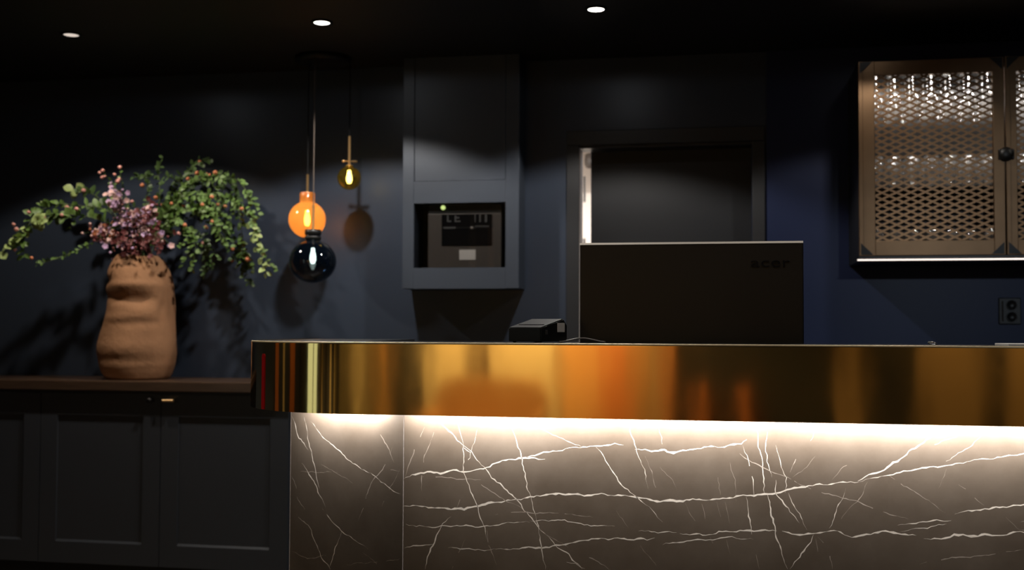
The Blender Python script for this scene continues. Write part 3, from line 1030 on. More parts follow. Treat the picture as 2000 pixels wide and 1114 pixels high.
# alarm panel inside the niche
Y_AP = Y_BX + 0.035
ex0, ex1 = at(836, 450, Y_AP).x, at(979, 450, Y_AP).x
ez1 = at(900, 417, Y_AP).z
ap = thing('alarm_panel', 'grey control panel with dark window inside the wall niche', 'control panel', ((ex0 + ex1) / 2, Y_WALL - 0.006, iz0))
MB().box((ex0, Y_AP, iz0), (ex1, Y_WALL - 0.006, ez1), bevel=0.003).build('housing', M['grey_metal'], ap)
wx0, wx1 = at(863, 450, Y_AP).x, at(961, 450, Y_AP).x
wz0, wz1 = at(900, 480, Y_AP).z, at(900, 419, Y_AP).z
MB().box((wx0, Y_AP - 0.004, wz0), (wx1, Y_AP + 0.001, wz1), bevel=0.001).build('display_window', M['black_gloss'], ap)
mb = MB()
for x0, y0, x1, y1 in ((873, 421, 876, 434), (876, 431, 881, 434), (888, 421, 891, 434), (891, 424, 897, 427), (891, 431, 899, 434), (927, 419, 929, 434), (936, 419, 939, 434), (947, 419, 951, 434), (866, 444, 955, 445.5), (866, 443, 890, 447), (928, 441, 955, 443)):
    p, q_ = at(x0, y1, Y_AP - 0.005), at(x1, y0, Y_AP - 0.005)
    mb.box((p.x, Y_AP - 0.0055, p.z), (q_.x, Y_AP - 0.0038, q_.z))
mb.build('display_print', M['pale_mark'], ap)
p = at(922, 446, Y_AP - 0.005)
MB().lathe([(0, 0), (0.010, 0), (0.010, 0.006), (0.006, 0.009), (0, 0.009)], (p.x, Y_AP - 0.004, p.z), 16, axis=(0, -1, 0)).build('key_switch', M['steel'], ap)
p, q_ = at(897, 508, Y_AP), at(929, 488, Y_AP)
MB().box((p.x, Y_AP - 0.002, p.z), (q_.x, Y_AP + 0.0005, q_.z), bevel=0.0008).build('white_label', M['paper'], ap)
p = at(866, 406, Y_AP)
MB().lathe([(0, 0), (0.011, 0), (0.011, 0.004), (0.007, 0.008), (0, 0.009)], (p.x, Y_AP - 0.004, p.z), 16, axis=(0, -1, 0)).build('indicator_light', M['led_green'], ap)
MB().box((ex0 + 0.002, Y_AP + 0.002, ez1 - 0.001), (ex1 - 0.002, Y_WALL - 0.008, iz1 - 0.004)).build('upper_cover', M['black'], ap)

# ================================================================== GLASS CABINET
Y_C = Y_WALL - 0.012 - 0.41
kx0 = at(1677, 300, Y_C).x
kz1, kz0 = at(1677, 121, Y_C).z, at(1677, 500, Y_C).z
kxm = at(1963.5, 300, Y_C).x
dw = kxm - kx0
kx1 = kxm + dw
cab = thing('glass_cabinet', 'wall hung bronze framed cabinet with diamond mesh doors full of glasses', 'cabinet', ((kx0 + kx1) / 2, Y_WALL - 0.012, kz0))
Yb_ = Y_WALL - 0.0125
tk = 0.018
mb = MB()
mb.box((kx0, Y_C + 0.026, kz0), (kx0 + tk, Yb_, kz1))
mb.box((kx1 - tk, Y_C + 0.026, kz0), (kx1, Yb_, kz1))
mb.box((kx0 + tk, Y_C + 0.026, kz1 - tk), (kx1 - tk, Yb_, kz1))
mb.box((kx0 + tk, Y_C + 0.026, kz0), (kx1 - tk, Yb_, kz0 + tk))
mb.box((kx0 + tk, Yb_ - 0.008, kz0 + tk), (kx1 - tk, Yb_, kz1 - tk))
mb.build('carcass', M['black'], cab)
fw = at(1709, 300, Y_C).x - kx0
fz = kz1 - at(1677, 149, Y_C).z
fzb = at(1677, 471, Y_C).z - kz0
for side in (0, 1):
    dx0 = kx0 if side == 0 else kxm + 0.002
    dx1 = kxm - 0.002 if side == 0 else kx1
    wl = fw if side == 0 else 0.045
    wr = 0.045 if side == 0 else fw
    mb = MB()
    mb.box((dx0, Y_C, kz0), (dx0 + wl, Y_C + 0.024, kz1), bevel=0.002)
    mb.box((dx1 - wr, Y_C, kz0), (dx1, Y_C + 0.024, kz1), bevel=0.002)
    mb.box((dx0 + wl - 0.001, Y_C + 0.001, kz1 - fz), (dx1 - wr + 0.001, Y_C + 0.023, kz1 - 0.0005), bevel=0.002)
    mb.box((dx0 + wl - 0.001, Y_C + 0.001, kz0 + 0.0005), (dx1 - wr + 0.001, Y_C + 0.023, kz0 + fzb), bevel=0.002)
    # raised outer lip
    mb.box((dx0, Y_C - 0.006, kz0), (dx0 + 0.018, Y_C + 0.001, kz1), bevel=0.0015)
    door = mb.build('door', M['bronze'], cab)
    # diamond mesh
    X0, X1, Z0, Z1 = dx0 + wl, dx1 - wr, kz0 + fzb, kz1 - fz
    LW, SW, sw = 0.0585, 0.0275, 0.0042
    mb = MB()
    slope = SW / LW
    wdt, hgt = X1 - X0, Z1 - Z0
    for sgn in (1, -1):
        k = -int(wdt * slope / SW) - 2
        while k * SW < hgt + wdt * slope + SW:
            # line z = k*SW + sgn*slope*x, shifted so that both families meet
            zs = k * SW if sgn == 1 else k * SW
            xa, za = 0.0, zs
            xb, zb_ = wdt, zs + sgn * slope * wdt
            # clip to the rectangle
            pts2 = []
            lo, hi = 0.0, wdt
            if sgn == 1:
                lo = max(lo, (0 - zs) / slope)
                hi = min(hi, (hgt - zs) / slope)
            else:
                lo = max(lo, (zs - hgt) / slope)
                hi = min(hi, zs / slope)
            if hi - lo > 0.004:
                p = Vector((X0 + lo, 0, Z0 + zs + sgn * slope * lo))
                q_ = Vector((X0 + hi, 0, Z0 + zs + sgn * slope * hi))
                d = (q_ - p).normalized()
                n_ = Vector((-d.z, 0, d.x)) * sw
                yo = Y_C + (0.010 if sgn == 1 else 0.0125)
                mb.prism([(p.x - n_.x, yo, p.z - n_.z), (q_.x - n_.x, yo, q_.z - n_.z), (q_.x + n_.x, yo, q_.z + n_.z), (p.x + n_.x, yo, p.z + n_.z)], (0, 0.0028, 0))
            k += 1
    mb.build('mesh_panel', M['mesh_brass'], door)
    # black corner plates
    for cx, cz, sx, sz in ((dx0 + 0.006, kz0 + 0.004, 1, 1), (dx1 - 0.006, kz0 + 0.004, -1, 1), (dx0 + 0.006, kz1 - 0.004, 1, -1), (dx1 - 0.006, kz1 - 0.004, -1, -1)):
        s_ = 0.050
        y0 = Y_C - 0.0075 if (cx < dx0 + 0.02) else Y_C - 0.002
        MB().prism([(cx, y0, cz), (cx + sx * s_, y0, cz), (cx, y0, cz + sz * s_)], (0, 0.004, 0)).build('corner_plate', M['black_metal'], door)
    # latch
    if side == 0:
        hp = at(1966, 302, Y_C)
        mb = MB()
        mb.lathe([(0.030, 0), (0.030, 0.012), (0.022, 0.02), (0.010, 0.024), (0, 0.024)], (hp.x - 0.004, Y_C - 0.001, hp.z), 24, axis=(0, -1, 0))
        mb.box((hp.x - 0.034, Y_C - 0.014, hp.z - 0.022), (hp.x + 0.028, Y_C - 0.001, hp.z + 0.022), bevel=0.004)
        mb.build('latch', M['black_metal'], door)
LEDY = Y_C - 0.004
MB().box((kx0 - 0.008, LEDY - 0.004, kz0 - 0.021), (kx1 + 0.008, LEDY + 0.010, kz0 - 0.015), bevel=0.001).build('light_line', M['led_line'], cab)
MB().box((kx0, LEDY + 0.008, kz0 - 0.021), (kx1, Yb_, kz0 - 0.001)).build('base_rail', M['black'], cab)
sz1 = at(1800, 372, Y_C + 0.2).z
MB().box((kx0 + tk + 0.001, Y_C + 0.06, sz1 - 0.008), (kx1 - tk - 0.001, Yb_ - 0.009, sz1)).build('shelf', M['black_metal'], cab)
mb = MB()
RZ = kz1 - tk - 0.016
ncol = 14
gx0 = kx0 + 0.085
gstep = 0.076
grow = [Y_C + 0.085, Y_C + 0.185, Y_C + 0.285]
for i in range(ncol + 1):
    x = gx0 + gstep * (i - 0.5)
    mb.box((x - 0.016, Y_C + 0.03, RZ - 0.004), (x + 0.016, Yb_ - 0.01, RZ))
mb.box((kx0 + tk + 0.001, Y_C + 0.2, RZ), (kx1 - tk - 0.001, Y_C + 0.22, kz1 - tk))
mb.build('stemware_rack', M['black_metal'], cab)
# interior led at the head of the cabinet
o, _, _ = area('cabinet_led_light', ((kx0 + kx1) / 2, Y_C + 0.032, RZ - 0.016), kx1 - kx0 - 0.06, 0.012, 7.0, (1.0, 0.92, 0.85), (0, 0.3, -1))
place_area(o, (1, 0, 0), (0, 1.0, -0.35))

# stemware: built hanging upside down (base up), origin at the base
def stemmed(name, label, group):
    t = thing(name, label, 'wine glass', (0, 0, 0), group)
    MB().lathe([(0.0, 0.0), (0.030, -0.001), (0.033, -0.003), (0.030, -0.0045), (0.006, -0.008), (0.0042, -0.014)], (0, 0, 0), 18).build('foot', M['clear_glass'], t)
    MB().lathe([(0.0042, -0.014), (0.0034, -0.04), (0.0036, -0.075), (0.0055, -0.085)], (0, 0, 0), 10).build('stem', M['clear_glass'], t)
    MB().lathe([(0.0055, -0.085), (0.017, -0.092), (0.028, -0.108), (0.033, -0.13), (0.0325, -0.15), (0.028, -0.185)], (0, 0, 0), 18).build('bowl', M['clear_glass'], t)
    return t


g0 = stemmed('wine_glass', 'clear wine glass hanging upside down from the rack in the mesh cabinet', 'hanging wine glasses')
rows_name = ['front', 'middle', 'rear']
first = True
for i in range(9):
    for r_, gy in enumerate(grow):
        x = gx0 + gstep * i
        loc = (x, gy, RZ + 0.0025)
        if first:
            g0.location = loc
            first = False
        else:
            dup(g0, loc)


def tumbler(label, h, r, group, name):
    t = thing(name, label, 'glass', (0, 0, 0), group)
    MB().lathe([(0, 0.0), (r * 0.8, 0.0), (r * 0.86, 0.006), (r * 0.95, h * 0.5), (r, h), (r - 0.0015, h), (r * 0.86, h * 0.5), (r * 0.74, 0.010), (0, 0.010)], (0, 0, 0), 18).build('bowl', M['clear_glass'], t)
    return t


t0 = tumbler('clear highball glass standing on the middle shelf of the mesh cabinet', 0.135, 0.031, 'glasses on the middle shelf', 'highball_glass')
t1 = tumbler('clear tumbler standing on the floor of the mesh cabinet', 0.095, 0.035, 'tumblers on the cabinet floor', 'tumbler')
for tt, zz in ((t0, sz1), (t1, kz0 + tk)):
    first = True
    for i in range(9):
        for gy in (Y_C + 0.10, Y_C + 0.20, Y_C + 0.30):
            loc = (gx0 + gstep * i + random.uniform(-0.003, 0.003), gy, zz)
            if first:
                tt.location = loc
                first = False
            else:
                dup(tt, loc)

# ================================================================== WALL SOCKET
Y_S = Y_WALL - 0.012
p0, p1 = at(1950, 634, Y_S), at(1993, 582, Y_S)
so = thing('wall_socket', 'black double power socket on the navy wall below the cabinet', 'socket', ((p0.x + p1.x) / 2, Y_S, p0.z))
MB().box((p0.x, Y_S - 0.012, p0.z), (p1.x, Y_S, p1.z), bevel=0.004).build('plate', M['black'], so)
cx = (p0.x + p1.x) / 2 + 0.006
for k in (0.28, 0.72):
    cz = p0.z + (p1.z - p0.z) * k
    mb = MB()
    mb.lathe([(0.023, 0), (0.023, 0.006), (0.019, 0.006), (0.018, 0.001), (0, 0.001)], (cx, Y_S - 0.0118, cz), 24, axis=(0, -1, 0))
    mb.build('outlet', M['black'], so)
MB().box((p0.x + 0.012, Y_S - 0.015, p0.z + 0.014), (p0.x + 0.019, Y_S - 0.0115, p1.z - 0.014), bevel=0.001).build('rocker', M['black_gloss'], so)

# ================================================================== PENDANTS
Y_P = 5.165
cn = at(628, 97, 5.14)
canopy_x = at(622, 300, Y_P).x + 0.02
canopy = MB()
canopy.lathe([(0, -0.028), (0.12, -0.028), (0.135, -0.02), (0.137, 0.0), (0, 0.0)], (canopy_x, Y_P, CEIL), 40)
tag(canopy.build('ceiling_canopy', M['black_metal']), 'black round ceiling canopy carrying the three glass pendants', 'ceiling canopy')


def pendant(name, label, px, cy_px, r, collar, rod_px, glass, Yp_, power, blue=False):
    c = at(px, cy_px, Yp_)
    ztop = CEIL - 0.0278
    t = thing(name, label, 'pendant lamp', (c.x, Yp_, ztop))
    # rod
    rz1 = at(px, rod_px, Yp_).z
    zc_top = c.z + collar[1]
    seg = 36
    prof = []
    N = 20
    a0 = math.acos(-1)
    a_open = math.asin(min(0.99, collar[0] / r))
    for i in range(N + 1):
        a = PI - (PI - a_open) * i / N
        prof.append((r * math.sin(a) if 0 < i else 0.0, r * math.cos(a) * collar[2]))
    prof += [(collar[0], collar[1] - 0.004), (collar[0] - 0.002, collar[1])]
    shade = MB().lathe(prof, (c.x, Yp_, c.z), seg).build('glass_shade', glass, t)
    MB().lathe([(0, 0.002), (collar[0] - 0.003, 0.002), (collar[0] - 0.003, -0.003), (0, -0.003)], (c.x, Yp_, zc_top), 24).build('cap', M['brass_rod'] if not blue else M['black_metal'], t)
    rod = MB()
    rod.tube([(c.x, Yp_, c.z + r * 0.55), (c.x, Yp_, rz1)], 0.0062, 12)
    rod.build('rod', M['brass_rod'], t)
    MB().tube([(c.x, Yp_, rz1 - 0.002), (c.x, Yp_, ztop)], 0.0028, 8).build('cord', M['bead'] if blue else M['black'], t)
    if blue:
        MB().lathe([(0, 0.0), (collar[0] + 0.003, 0.0), (collar[0] + 0.004, 0.012), (collar[0] - 0.004, 0.018), (collar[0] + 0.004, 0.024), (collar[0] + 0.003, 0.046), (0, 0.046)], (c.x, Yp_, c.z + collar[1] - 0.044), 28).build('collar', M['black'], t)
    bulb = MB()
    bz = c.z + (0.0 if not blue else 0.02)
    bl = 0.058 if r > 0.07 else 0.05
    bulb.lathe([(0, -bl * 0.55), (0.009, -bl * 0.5), (0.0145, -bl * 0.2), (0.0135, bl * 0.15), (0.009, bl * 0.5), (0.008, bl * 0.75), (0, bl * 0.75)], (c.x, Yp_, bz), 18)
    bulb.build('bulb', M['filament'], t)
    return t, c


s_p = (at(700, 400, Y_P).x - at(600, 400, Y_P).x) / 100.0
pendant('pendant_lamp', 'orange glass globe pendant with brass rod, lit, left above the blue one', 600, 429, 34.5 * s_p, (14 * s_p, 50 * s_p, 1.0), 341, M['orange_glass'], Y_P, 1)
pendant('pendant_lamp', 'dark blue glass globe pendant with black collar hanging lowest', 611, 511, 42.5 * s_p, (13.5 * s_p, 57 * s_p, 0.92), 400, M['blue_glass'], Y_P - 0.12, 1, True)
t_, c_ = pendant('pendant_lamp', 'smallest pendant, olive glass globe on a brass rod with crossbar', 682, 348, 22 * s_p, (8 * s_p, 23 * s_p, 1.0), 266, M['olive_glass'], Y_P, 1)
zz = at(682, 315, Y_P).z
cbm = MB()
cbm.tube([(c_.x - 11.5 * s_p, Y_P, zz + 0.001), (c_.x + 12.5 * s_p, Y_P, zz - 0.003)], 0.0035, 10)
cbm.lathe([(0, -0.007), (0.007, -0.004), (0.007, 0.004), (0, 0.007)], (c_.x - 11.5 * s_p, Y_P, zz + 0.001), 12)
cbm.tube([(c_.x + 6 * s_p, Y_P, zz - 0.002), (c_.x + 15 * s_p, Y_P, zz - 0.003)], 0.0058, 10)
cbm.build('crossbar', M['brass_rod'], t_)

# ================================================================== SIDEBOARD
Y_K = 4.97
Z_K = at(270, 745, 4.95).z
xk_end = at(563, 900, Y_K).x
wt = MB()
wt.box((X_L + 0.002, 4.94, Z_K - 0.048), (xk_end + 0.03, Y_WALL - 0.0005, Z_K), bevel=0.004)
tag(wt.build('sideboard_worktop', M['walnut']), 'long dark walnut worktop along the wall, carrying the vase', 'worktop')
g1, g2 = at(78, 900, Y_K).x, at(313, 900, Y_K).x
wD = g2 - g1
units = [(g1, xk_end, 'charcoal panelled base cabinet with two doors under the vase, next to the counter', (g1, g2, xk_end)),
         (X_L + 0.002, g1, 'charcoal panelled base cabinet at the far left end of the worktop', (X_L + 0.002, (X_L + g1) / 2, g1))]
zk0 = at(100, 1100, Y_K).z
zk1 = Z_K - 0.05
for (u0, u1, lab, cuts) in units:
    k = thing('base_cabinet', lab, 'cabinet', ((u0 + u1) / 2, (Y_K + Y_WALL) / 2, 0))
    mb = MB()
    mb.box((u0 + 0.0005, Y_K + 0.022, zk0), (u1 - 0.0005, Y_WALL - 0.001, zk1))
    mb.build('body', M['cabinet'], k)
    MB().box((u0 + 0.0005, Y_K + 0.07, 0), (u1 - 0.0005, Y_WALL - 0.05, zk0)).build('plinth', M['black'], k)
    for j in range(2):
        d0, d1_ = cuts[j] + 0.002, cuts[j + 1] - 0.002
        st = 0.088
        rl0, rl1 = 0.105, 0.105
        zt_ = zk1 - 0.012
        mb = MB()
        mb.box((d0, Y_K, zk0 + 0.004), (d0 + st, Y_K + 0.021, zt_))
        mb.box((d1_ - st, Y_K, zk0 + 0.004), (d1_, Y_K + 0.021, zt_))
        mb.box((d0 + st, Y_K, zk0 + 0.004), (d1_ - st, Y_K + 0.021, zk0 + rl0))
        mb.box((d0 + st, Y_K, zt_ - rl1), (d1_ - st, Y_K + 0.021, zt_))
        # sunk centre with a sloped lower bead
        mb.box((d0 + st - 0.001, Y_K + 0.008, zk0 + rl0 - 0.001), (d1_ - st + 0.001, Y_K + 0.021, zt_ - rl1 + 0.001))
        mb.prism([(d0 + st, Y_K + 0.0005, zk0 + rl0), (d0 + st, Y_K + 0.0085, zk0 + rl0), (d0 + st, Y_K + 0.0085, zk0 + rl0 + 0.011)], (d1_ - d0 - 2 * st, 0, 0))
        dr = mb.build('door', M['cabinet'], k)
        hx = d1_ - 0.05 if j == 0 else d0 + 0.045
        hz = zt_ - 0.028
        mb = MB()
        mb.lathe([(0.005, 0), (0.005, 0.022), (0, 0.022)], (hx, Y_K + 0.001, hz), 12, axis=(0, -1, 0))
        mb.tube([(hx - 0.028, Y_K - 0.024, hz), (hx + 0.028, Y_K - 0.024, hz)], 0.0065, 12)
        if j == 0:
            mb2 = MB()
            mb.bm.free()
            mb = MB().lathe([(0.005, 0), (0.005, 0.016), (0.012, 0.02), (0.012, 0.027), (0, 0.029)], (hx, Y_K + 0.001, hz), 16, axis=(0, -1, 0))
            mb.build('knob', M['black_metal'], dr)
        else:
            mb.build('handle', M['brass_rod'], dr)

# ================================================================== VASE
Y_V = 5.17
rows = [(742, 214, 323), (738, 208, 329), (728, 202, 334), (712, 197, 340), (692, 195, 343), (672, 197, 343), (655, 201, 342), (638, 206, 341), (622, 210, 340), (606, 212, 340), (590, 213, 339),
        (574, 212, 338), (558, 211, 337), (544, 212, 334), (530, 215, 329), (516, 221, 321), (506, 227, 313)]
fine = []
for (y0, l0, r0), (y1, l1, r1) in zip(rows, rows[1:]):
    for q in range(3):
        t = q / 3
        fine.append((y0 + (y1 - y0) * t, l0 + (l1 - l0) * t, r0 + (r1 - r0) * t))
rows = fine + [rows[-1]]
z_base = Z_K
mb = MB()
SEG = 72
rings = []
vr = random.Random(5)
zs0 = at(268, 742, Y_V).z
for j, (yy, l_, r_) in enumerate(rows):
    a, c = at(l_, yy, Y_V), at(r_, yy, Y_V)
    rad = (c.x - a.x) / 2 * 0.93
    cx = (a.x + c.x) / 2 - 0.0
    z = z_base + (a.z - zs0)
    ring = []
    for k in range(SEG):
        an = 2 * PI * k / SEG
        dx, dy = math.cos(an), math.sin(an)
        f = 1 + 0.012 * math.sin(3 * an + j * 0.17) + 0.010 * math.sin(5 * an - j * 0.27)
        # pressed hollows in the front, hand-built clay: (angle, row height px, angular half-width, height half-width, depth)
        for ha, hy, aw, hw_, dp in ((-PI / 2 + 0.45, 588, 0.48, 13, 0.19), (-PI / 2 - 0.25, 588, 0.40, 8, 0.11), (-PI / 2 - 1.0, 552, 0.45, 8, 0.12), (-PI / 2 - 0.9, 583, 0.4, 5, 0.05), (-PI / 2 - 0.1, 702, 1.1, 10, 0.035), (-PI / 2 + 1.15, 605, 0.15, 14, 0.06), (-PI / 2 + 0.5, 632, 0.5, 8, 0.05)):
            da = (an - ha + PI) % (2 * PI) - PI
            f -= dp * math.exp(-(da / aw) ** 2 - ((yy - hy) / hw_) ** 2)
        for ha, hy, aw, hw_, dp in ((-PI / 2, 560, 0.9, 8, 0.06), (-PI / 2 - 0.2, 622, 0.7, 8, 0.05), (-PI / 2, 680, 1.0, 14, 0.03)):
            da = (an - ha + PI) % (2 * PI) - PI
            f += dp * math.exp(-(da / aw) ** 2 - ((yy - hy) / hw_) ** 2)
        ring.append(mb.bm.verts.new((cx + dx * rad * f, Y_V + dy * rad * f, z)))
    rings.append(ring)
# rolled mouth and inside wall
ztop = z_base + at(268, 500, Y_V).z - zs0
mouth = at(268, 500, Y_V)
for rr_, zz_ in ((0.094, ztop), (0.082, ztop - 0.004), (0.080, ztop - 0.05), (0.075, ztop - 0.18)):
    rings.append([mb.bm.verts.new((mouth.x + math.cos(2 * PI * k / SEG) * rr_, Y_V + math.sin(2 * PI * k / SEG) * rr_, zz_ + 0.004 * math.sin(2 * PI * k / SEG * 2))) for k in range(SEG)])
for a, c in zip(rings, rings[1:]):
    for k in range(SEG):
        mb.bm.faces.new((a[k], a[(k + 1) % SEG], c[(k + 1) % SEG], c[k])).smooth = True
mb.bm.faces.new(list(reversed(rings[0])))
mb.bm.faces.new(rings[-1])
vase = mb.build('vase', M['clay'], None, 60)
sub = vase.modifiers.new('smooth', 'SUBSURF')
sub.levels = sub.render_levels = 1
tag(vase, 'large hand built terracotta vase with a waisted lumpy body on the walnut worktop', 'vase')

# ================================================================== FLOWERS AND BRANCHES
br = random.Random(11)
MOUTH = Vector((mouth.x, Y_V, ztop - 0.14))


def smooth_path(pts, n=26):
    out = []
    P = [pts[0]] + list(pts) + [pts[-1]]
    k = len(pts) - 1
    for i in range(k):
        p0, p1, p2, p3 = P[i], P[i + 1], P[i + 2], P[i + 3]
        m = max(3, n // k)
        for j in range(m):
            t = j / m
            out.append(0.5 * ((2 * p1) + (p2 - p0) * t + (2 * p0 - 5 * p1 + 4 * p2 - p3) * t * t + (3 * p1 - p0 - 3 * p2 + p3) * t ** 3))
    out.append(pts[-1])
    return out


def add_leaf(mb, base, d, nrm, L, W, mi=0):
    d = d.normalized()
    s = d.cross(nrm)
    if s.length < 1e-4:
        s = d.cross(Vector((1, 0, 0)))
    s.normalize()
    n_ = s.cross(d)
    prof = [(0.0, 0.04), (0.22, 0.34), (0.5, 0.5), (0.78, 0.36), (1.0, 0.0)]
    L_, C_, R_ = [], [], []
    for t, w in prof:
        c = base + d * (L * t) - n_ * (0.18 * L * t * t)
        C_.append(mb.bm.verts.new(c))
        L_.append(mb.bm.verts.new(c + s * W * w + n_ * W * w * 0.28))
        R_.append(mb.bm.verts.new(c - s * W * w + n_ * W * w * 0.28))
    for i in range(4):
        for A_, B_ in ((L_, C_), (C_, R_)):
            f = mb.bm.faces.new((A_[i], A_[i + 1], B_[i + 1], B_[i]))
            f.material_index = mi
            f.smooth = True


def add_bud(mb, c, r, mi=0, seg=6):
    mb.lathe([(0, -r), (r * 0.8, -r * 0.45), (r, 0.1 * r), (r * 0.6, 0.75 * r), (0, r)], c, seg, mi)


BUDS = {}


def bud_mesh(mn):
    if mn not in BUDS:
        mb = MB()
        add_bud(mb, Vector((0, 0, 0)), 1.0, 0, 8)
        me = bpy.data.meshes.new('bud')
        mb.bm.to_mesh(me)
        mb.bm.free()
        me.materials.append(M[mn])
        BUDS[mn] = me
    return BUDS[mn]


def branch(px_pts, dy, label, leafmat, L=0.036, W=0.020, dens=1.0, tip=None, buds=0, budmat='bud_orange', start=0.3, name='leafy_branch', sub_twigs=0):
    n_ = len(px_pts)
    pts = [Vector((MOUTH.x + br.uniform(-0.03, 0.03), Y_V + br.uniform(-0.03, 0.03), MOUTH.z)), Vector((mouth.x + br.uniform(-0.045, 0.045), Y_V + br.uniform(-0.04, 0.03), ztop + 0.01))]
    for i, (x, y) in enumerate(px_pts):
        Y = Y_V + dy * (i + 1) / n_
        pts.append(at(x, y, min(Y, Y_WALL - 0.06)))
    path_ = smooth_path(pts, 34)
    t = thing(name, label, 'flower branch', pts[1], 'branches in the terracotta vase')
    st = MB()
    st.tube(path_, [0.0032 * (1 - 0.65 * i / len(path_)) for i in range(len(path_))], 6)
    lv = MB()
    bd_ = []

    def clampY(p):
        if p.y > Y_WALL - 0.03:
            p.y = Y_WALL - 0.03
        return p

    def clothe(pp, i0, lscale, dn, tipmi):
        N = len(pp)
        acc = 0.0
        for i in range(i0, N - 1):
            seg_ = (pp[i + 1] - pp[i])
            acc += seg_.length * dn
            tdir = seg_.normalized()
            while acc > 0.013:
                acc -= 0.013
                a = br.uniform(0, 2 * PI)
                side = Vector((math.cos(a), math.sin(a) * 0.7 - 0.2, math.sin(a * 1.7) * 0.9))
                d = (side - tdir * side.dot(tdir) + tdir * br.uniform(0.2, 0.9))
                ln = 1.22 * L * lscale * br.uniform(0.6, 1.2) * (1 - 0.25 * i / N)
                base = clampY(pp[i].lerp(pp[i + 1], br.random()))
                if base.y + ln * 0.9 > Y_WALL - 0.02:
                    d.y = -abs(d.y)
                mi = 1 if (tipmi and i > N * 0.72) else 0
                add_leaf(lv, base, d, Vector((br.uniform(-0.5, 0.5), -0.8, br.uniform(0.1, 1.0))), ln * (1.15 if mi else 1), 1.28 * W * lscale * br.uniform(0.7, 1.15) * (1.25 if mi else 1), mi)

    clothe(path_, int(len(path_) * start), 1.0, dens, tip)
    for _ in range(sub_twigs):
        i = br.randint(int(len(path_) * 0.42), int(len(path_) * 0.92))
        p0_ = path_[i]
        a = br.uniform(-0.9, 0.9)
        tdir = (path_[min(i + 1, len(path_) - 1)] - path_[i - 1]).normalized()
        d = Vector((tdir.x + br.uniform(-0.8, 0.8), br.uniform(-0.7, 0.3), tdir.z + br.uniform(-0.9, 0.5))).normalized()
        ln = br.uniform(0.06, 0.13)
        tw = [clampY(p0_ + d * ln * s + Vector((0, 0, -0.25 * ln * s * s))) for s in (0, 0.2, 0.4, 0.6, 0.8, 1.0)]
        st.tube(tw, [0.0014] * 5 + [0.0008], 5)
        clothe(tw, 0, 0.85, 1.0, False)
        if br.random() < 0.15 and buds:
            bd_.append((tw[-1], br.uniform(0.008, 0.012)))
    for _ in range(buds):
        i = br.randint(int(len(path_) * 0.45), len(path_) - 1)
        p = clampY(path_[i] + Vector((br.uniform(-0.03, 0.03), br.uniform(-0.05, -0.01), br.uniform(-0.02, 0.035))))
        bd_.append((p, br.uniform(0.008, 0.013)))
    st.build('stem', M['stem'], t)
    lv.build('leaves', [M[leafmat], M['leaf_pale']], t)
    for p, r in bd_:
        k = bpy.data.objects.new('bud', bud_mesh(budmat))
        COL.objects.link(k)
        k.parent = t
        k.location = p - Vector(t.location)
        k.scale = (r, r, r)
    return t


branch([(232, 445), (150, 420), (80, 430), (40, 465), (4, 496)], -0.36, 'longest branch arching far left with pale rounded leaves at its tip', 'leaf_mid', 0.042, 0.026, 1.0, True, 4, 'bud_pink', 0.3, sub_twigs=5)
branch([(215, 462), (150, 490), (110, 505), (72, 518)], -0.30, 'thin low branch pointing left just above the worktop side of the vase', 'leaf_mid', 0.024, 0.012, 1.5, False, 1, 'bud_orange', 0.4, sub_twigs=0)
branch([(215, 415), (150, 402), (105, 400), (70, 420), (48, 452)], -0.28, 'left branch with one large pale cream rosette near its bend', 'leaf_mid', 0.038, 0.024, 0.9, False, 3, 'bud_pink', 0.35, sub_twigs=5)
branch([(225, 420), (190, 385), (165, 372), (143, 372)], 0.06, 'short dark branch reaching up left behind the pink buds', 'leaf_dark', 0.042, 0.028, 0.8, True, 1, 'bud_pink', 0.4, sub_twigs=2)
branch([(250, 420), (228, 370), (212, 348), (200, 341)], -0.06, 'upright twig bending left at the top, tipped with pink buds', 'leaf_mid', 0.022, 0.014, 0.8, False, 5, 'bud_pink', 0.4)
branch([(255, 420), (240, 365), (234, 334)], -0.08, 'topmost upright twig of pink buds above the lilac flowers', 'leaf_mid', 0.02, 0.012, 0.8, False, 8, 'bud_pink', 0.45)
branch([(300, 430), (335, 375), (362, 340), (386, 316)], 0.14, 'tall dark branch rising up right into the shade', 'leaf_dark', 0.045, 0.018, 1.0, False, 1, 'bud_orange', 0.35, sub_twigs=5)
branch([(318, 420), (385, 352), (448, 346), (480, 372), (489, 430), (503, 478), (521, 536)], -0.04, 'longest right branch arching over and drooping to pale oval leaves', 'leaf_mid', 0.034, 0.018, 1.1, True, 1, 'bud_orange', 0.25, sub_twigs=6)
branch([(330, 425), (400, 378), (455, 395), (470, 440), (478, 505)], 0.04, 'right branch drooping inside the longest arching one', 'leaf_mid', 0.034, 0.019, 1.2, False, 1, 'bud_orange', 0.25, sub_twigs=7)
branch([(325, 440), (372, 405), (412, 425), (436, 478)], -0.10, 'right branch in front, hanging in mid green leaves', 'leaf_mid', 0.036, 0.021, 1.2, False, 1, 'bud_orange', 0.25, sub_twigs=7)
branch([(315, 450), (360, 440), (380, 475), (377, 528)], -0.06, 'short right branch drooping closest to the vase shoulder', 'leaf_mid', 0.034, 0.02, 1.0, False, 1, 'bud_orange', 0.35, sub_twigs=3)
branch([(305, 415), (312, 360), (306, 328)], 0.10, 'upright dark twig just right of the lilac flowers', 'leaf_dark', 0.034, 0.017, 1.1, False, 1, 'bud_orange', 0.35, sub_twigs=3)
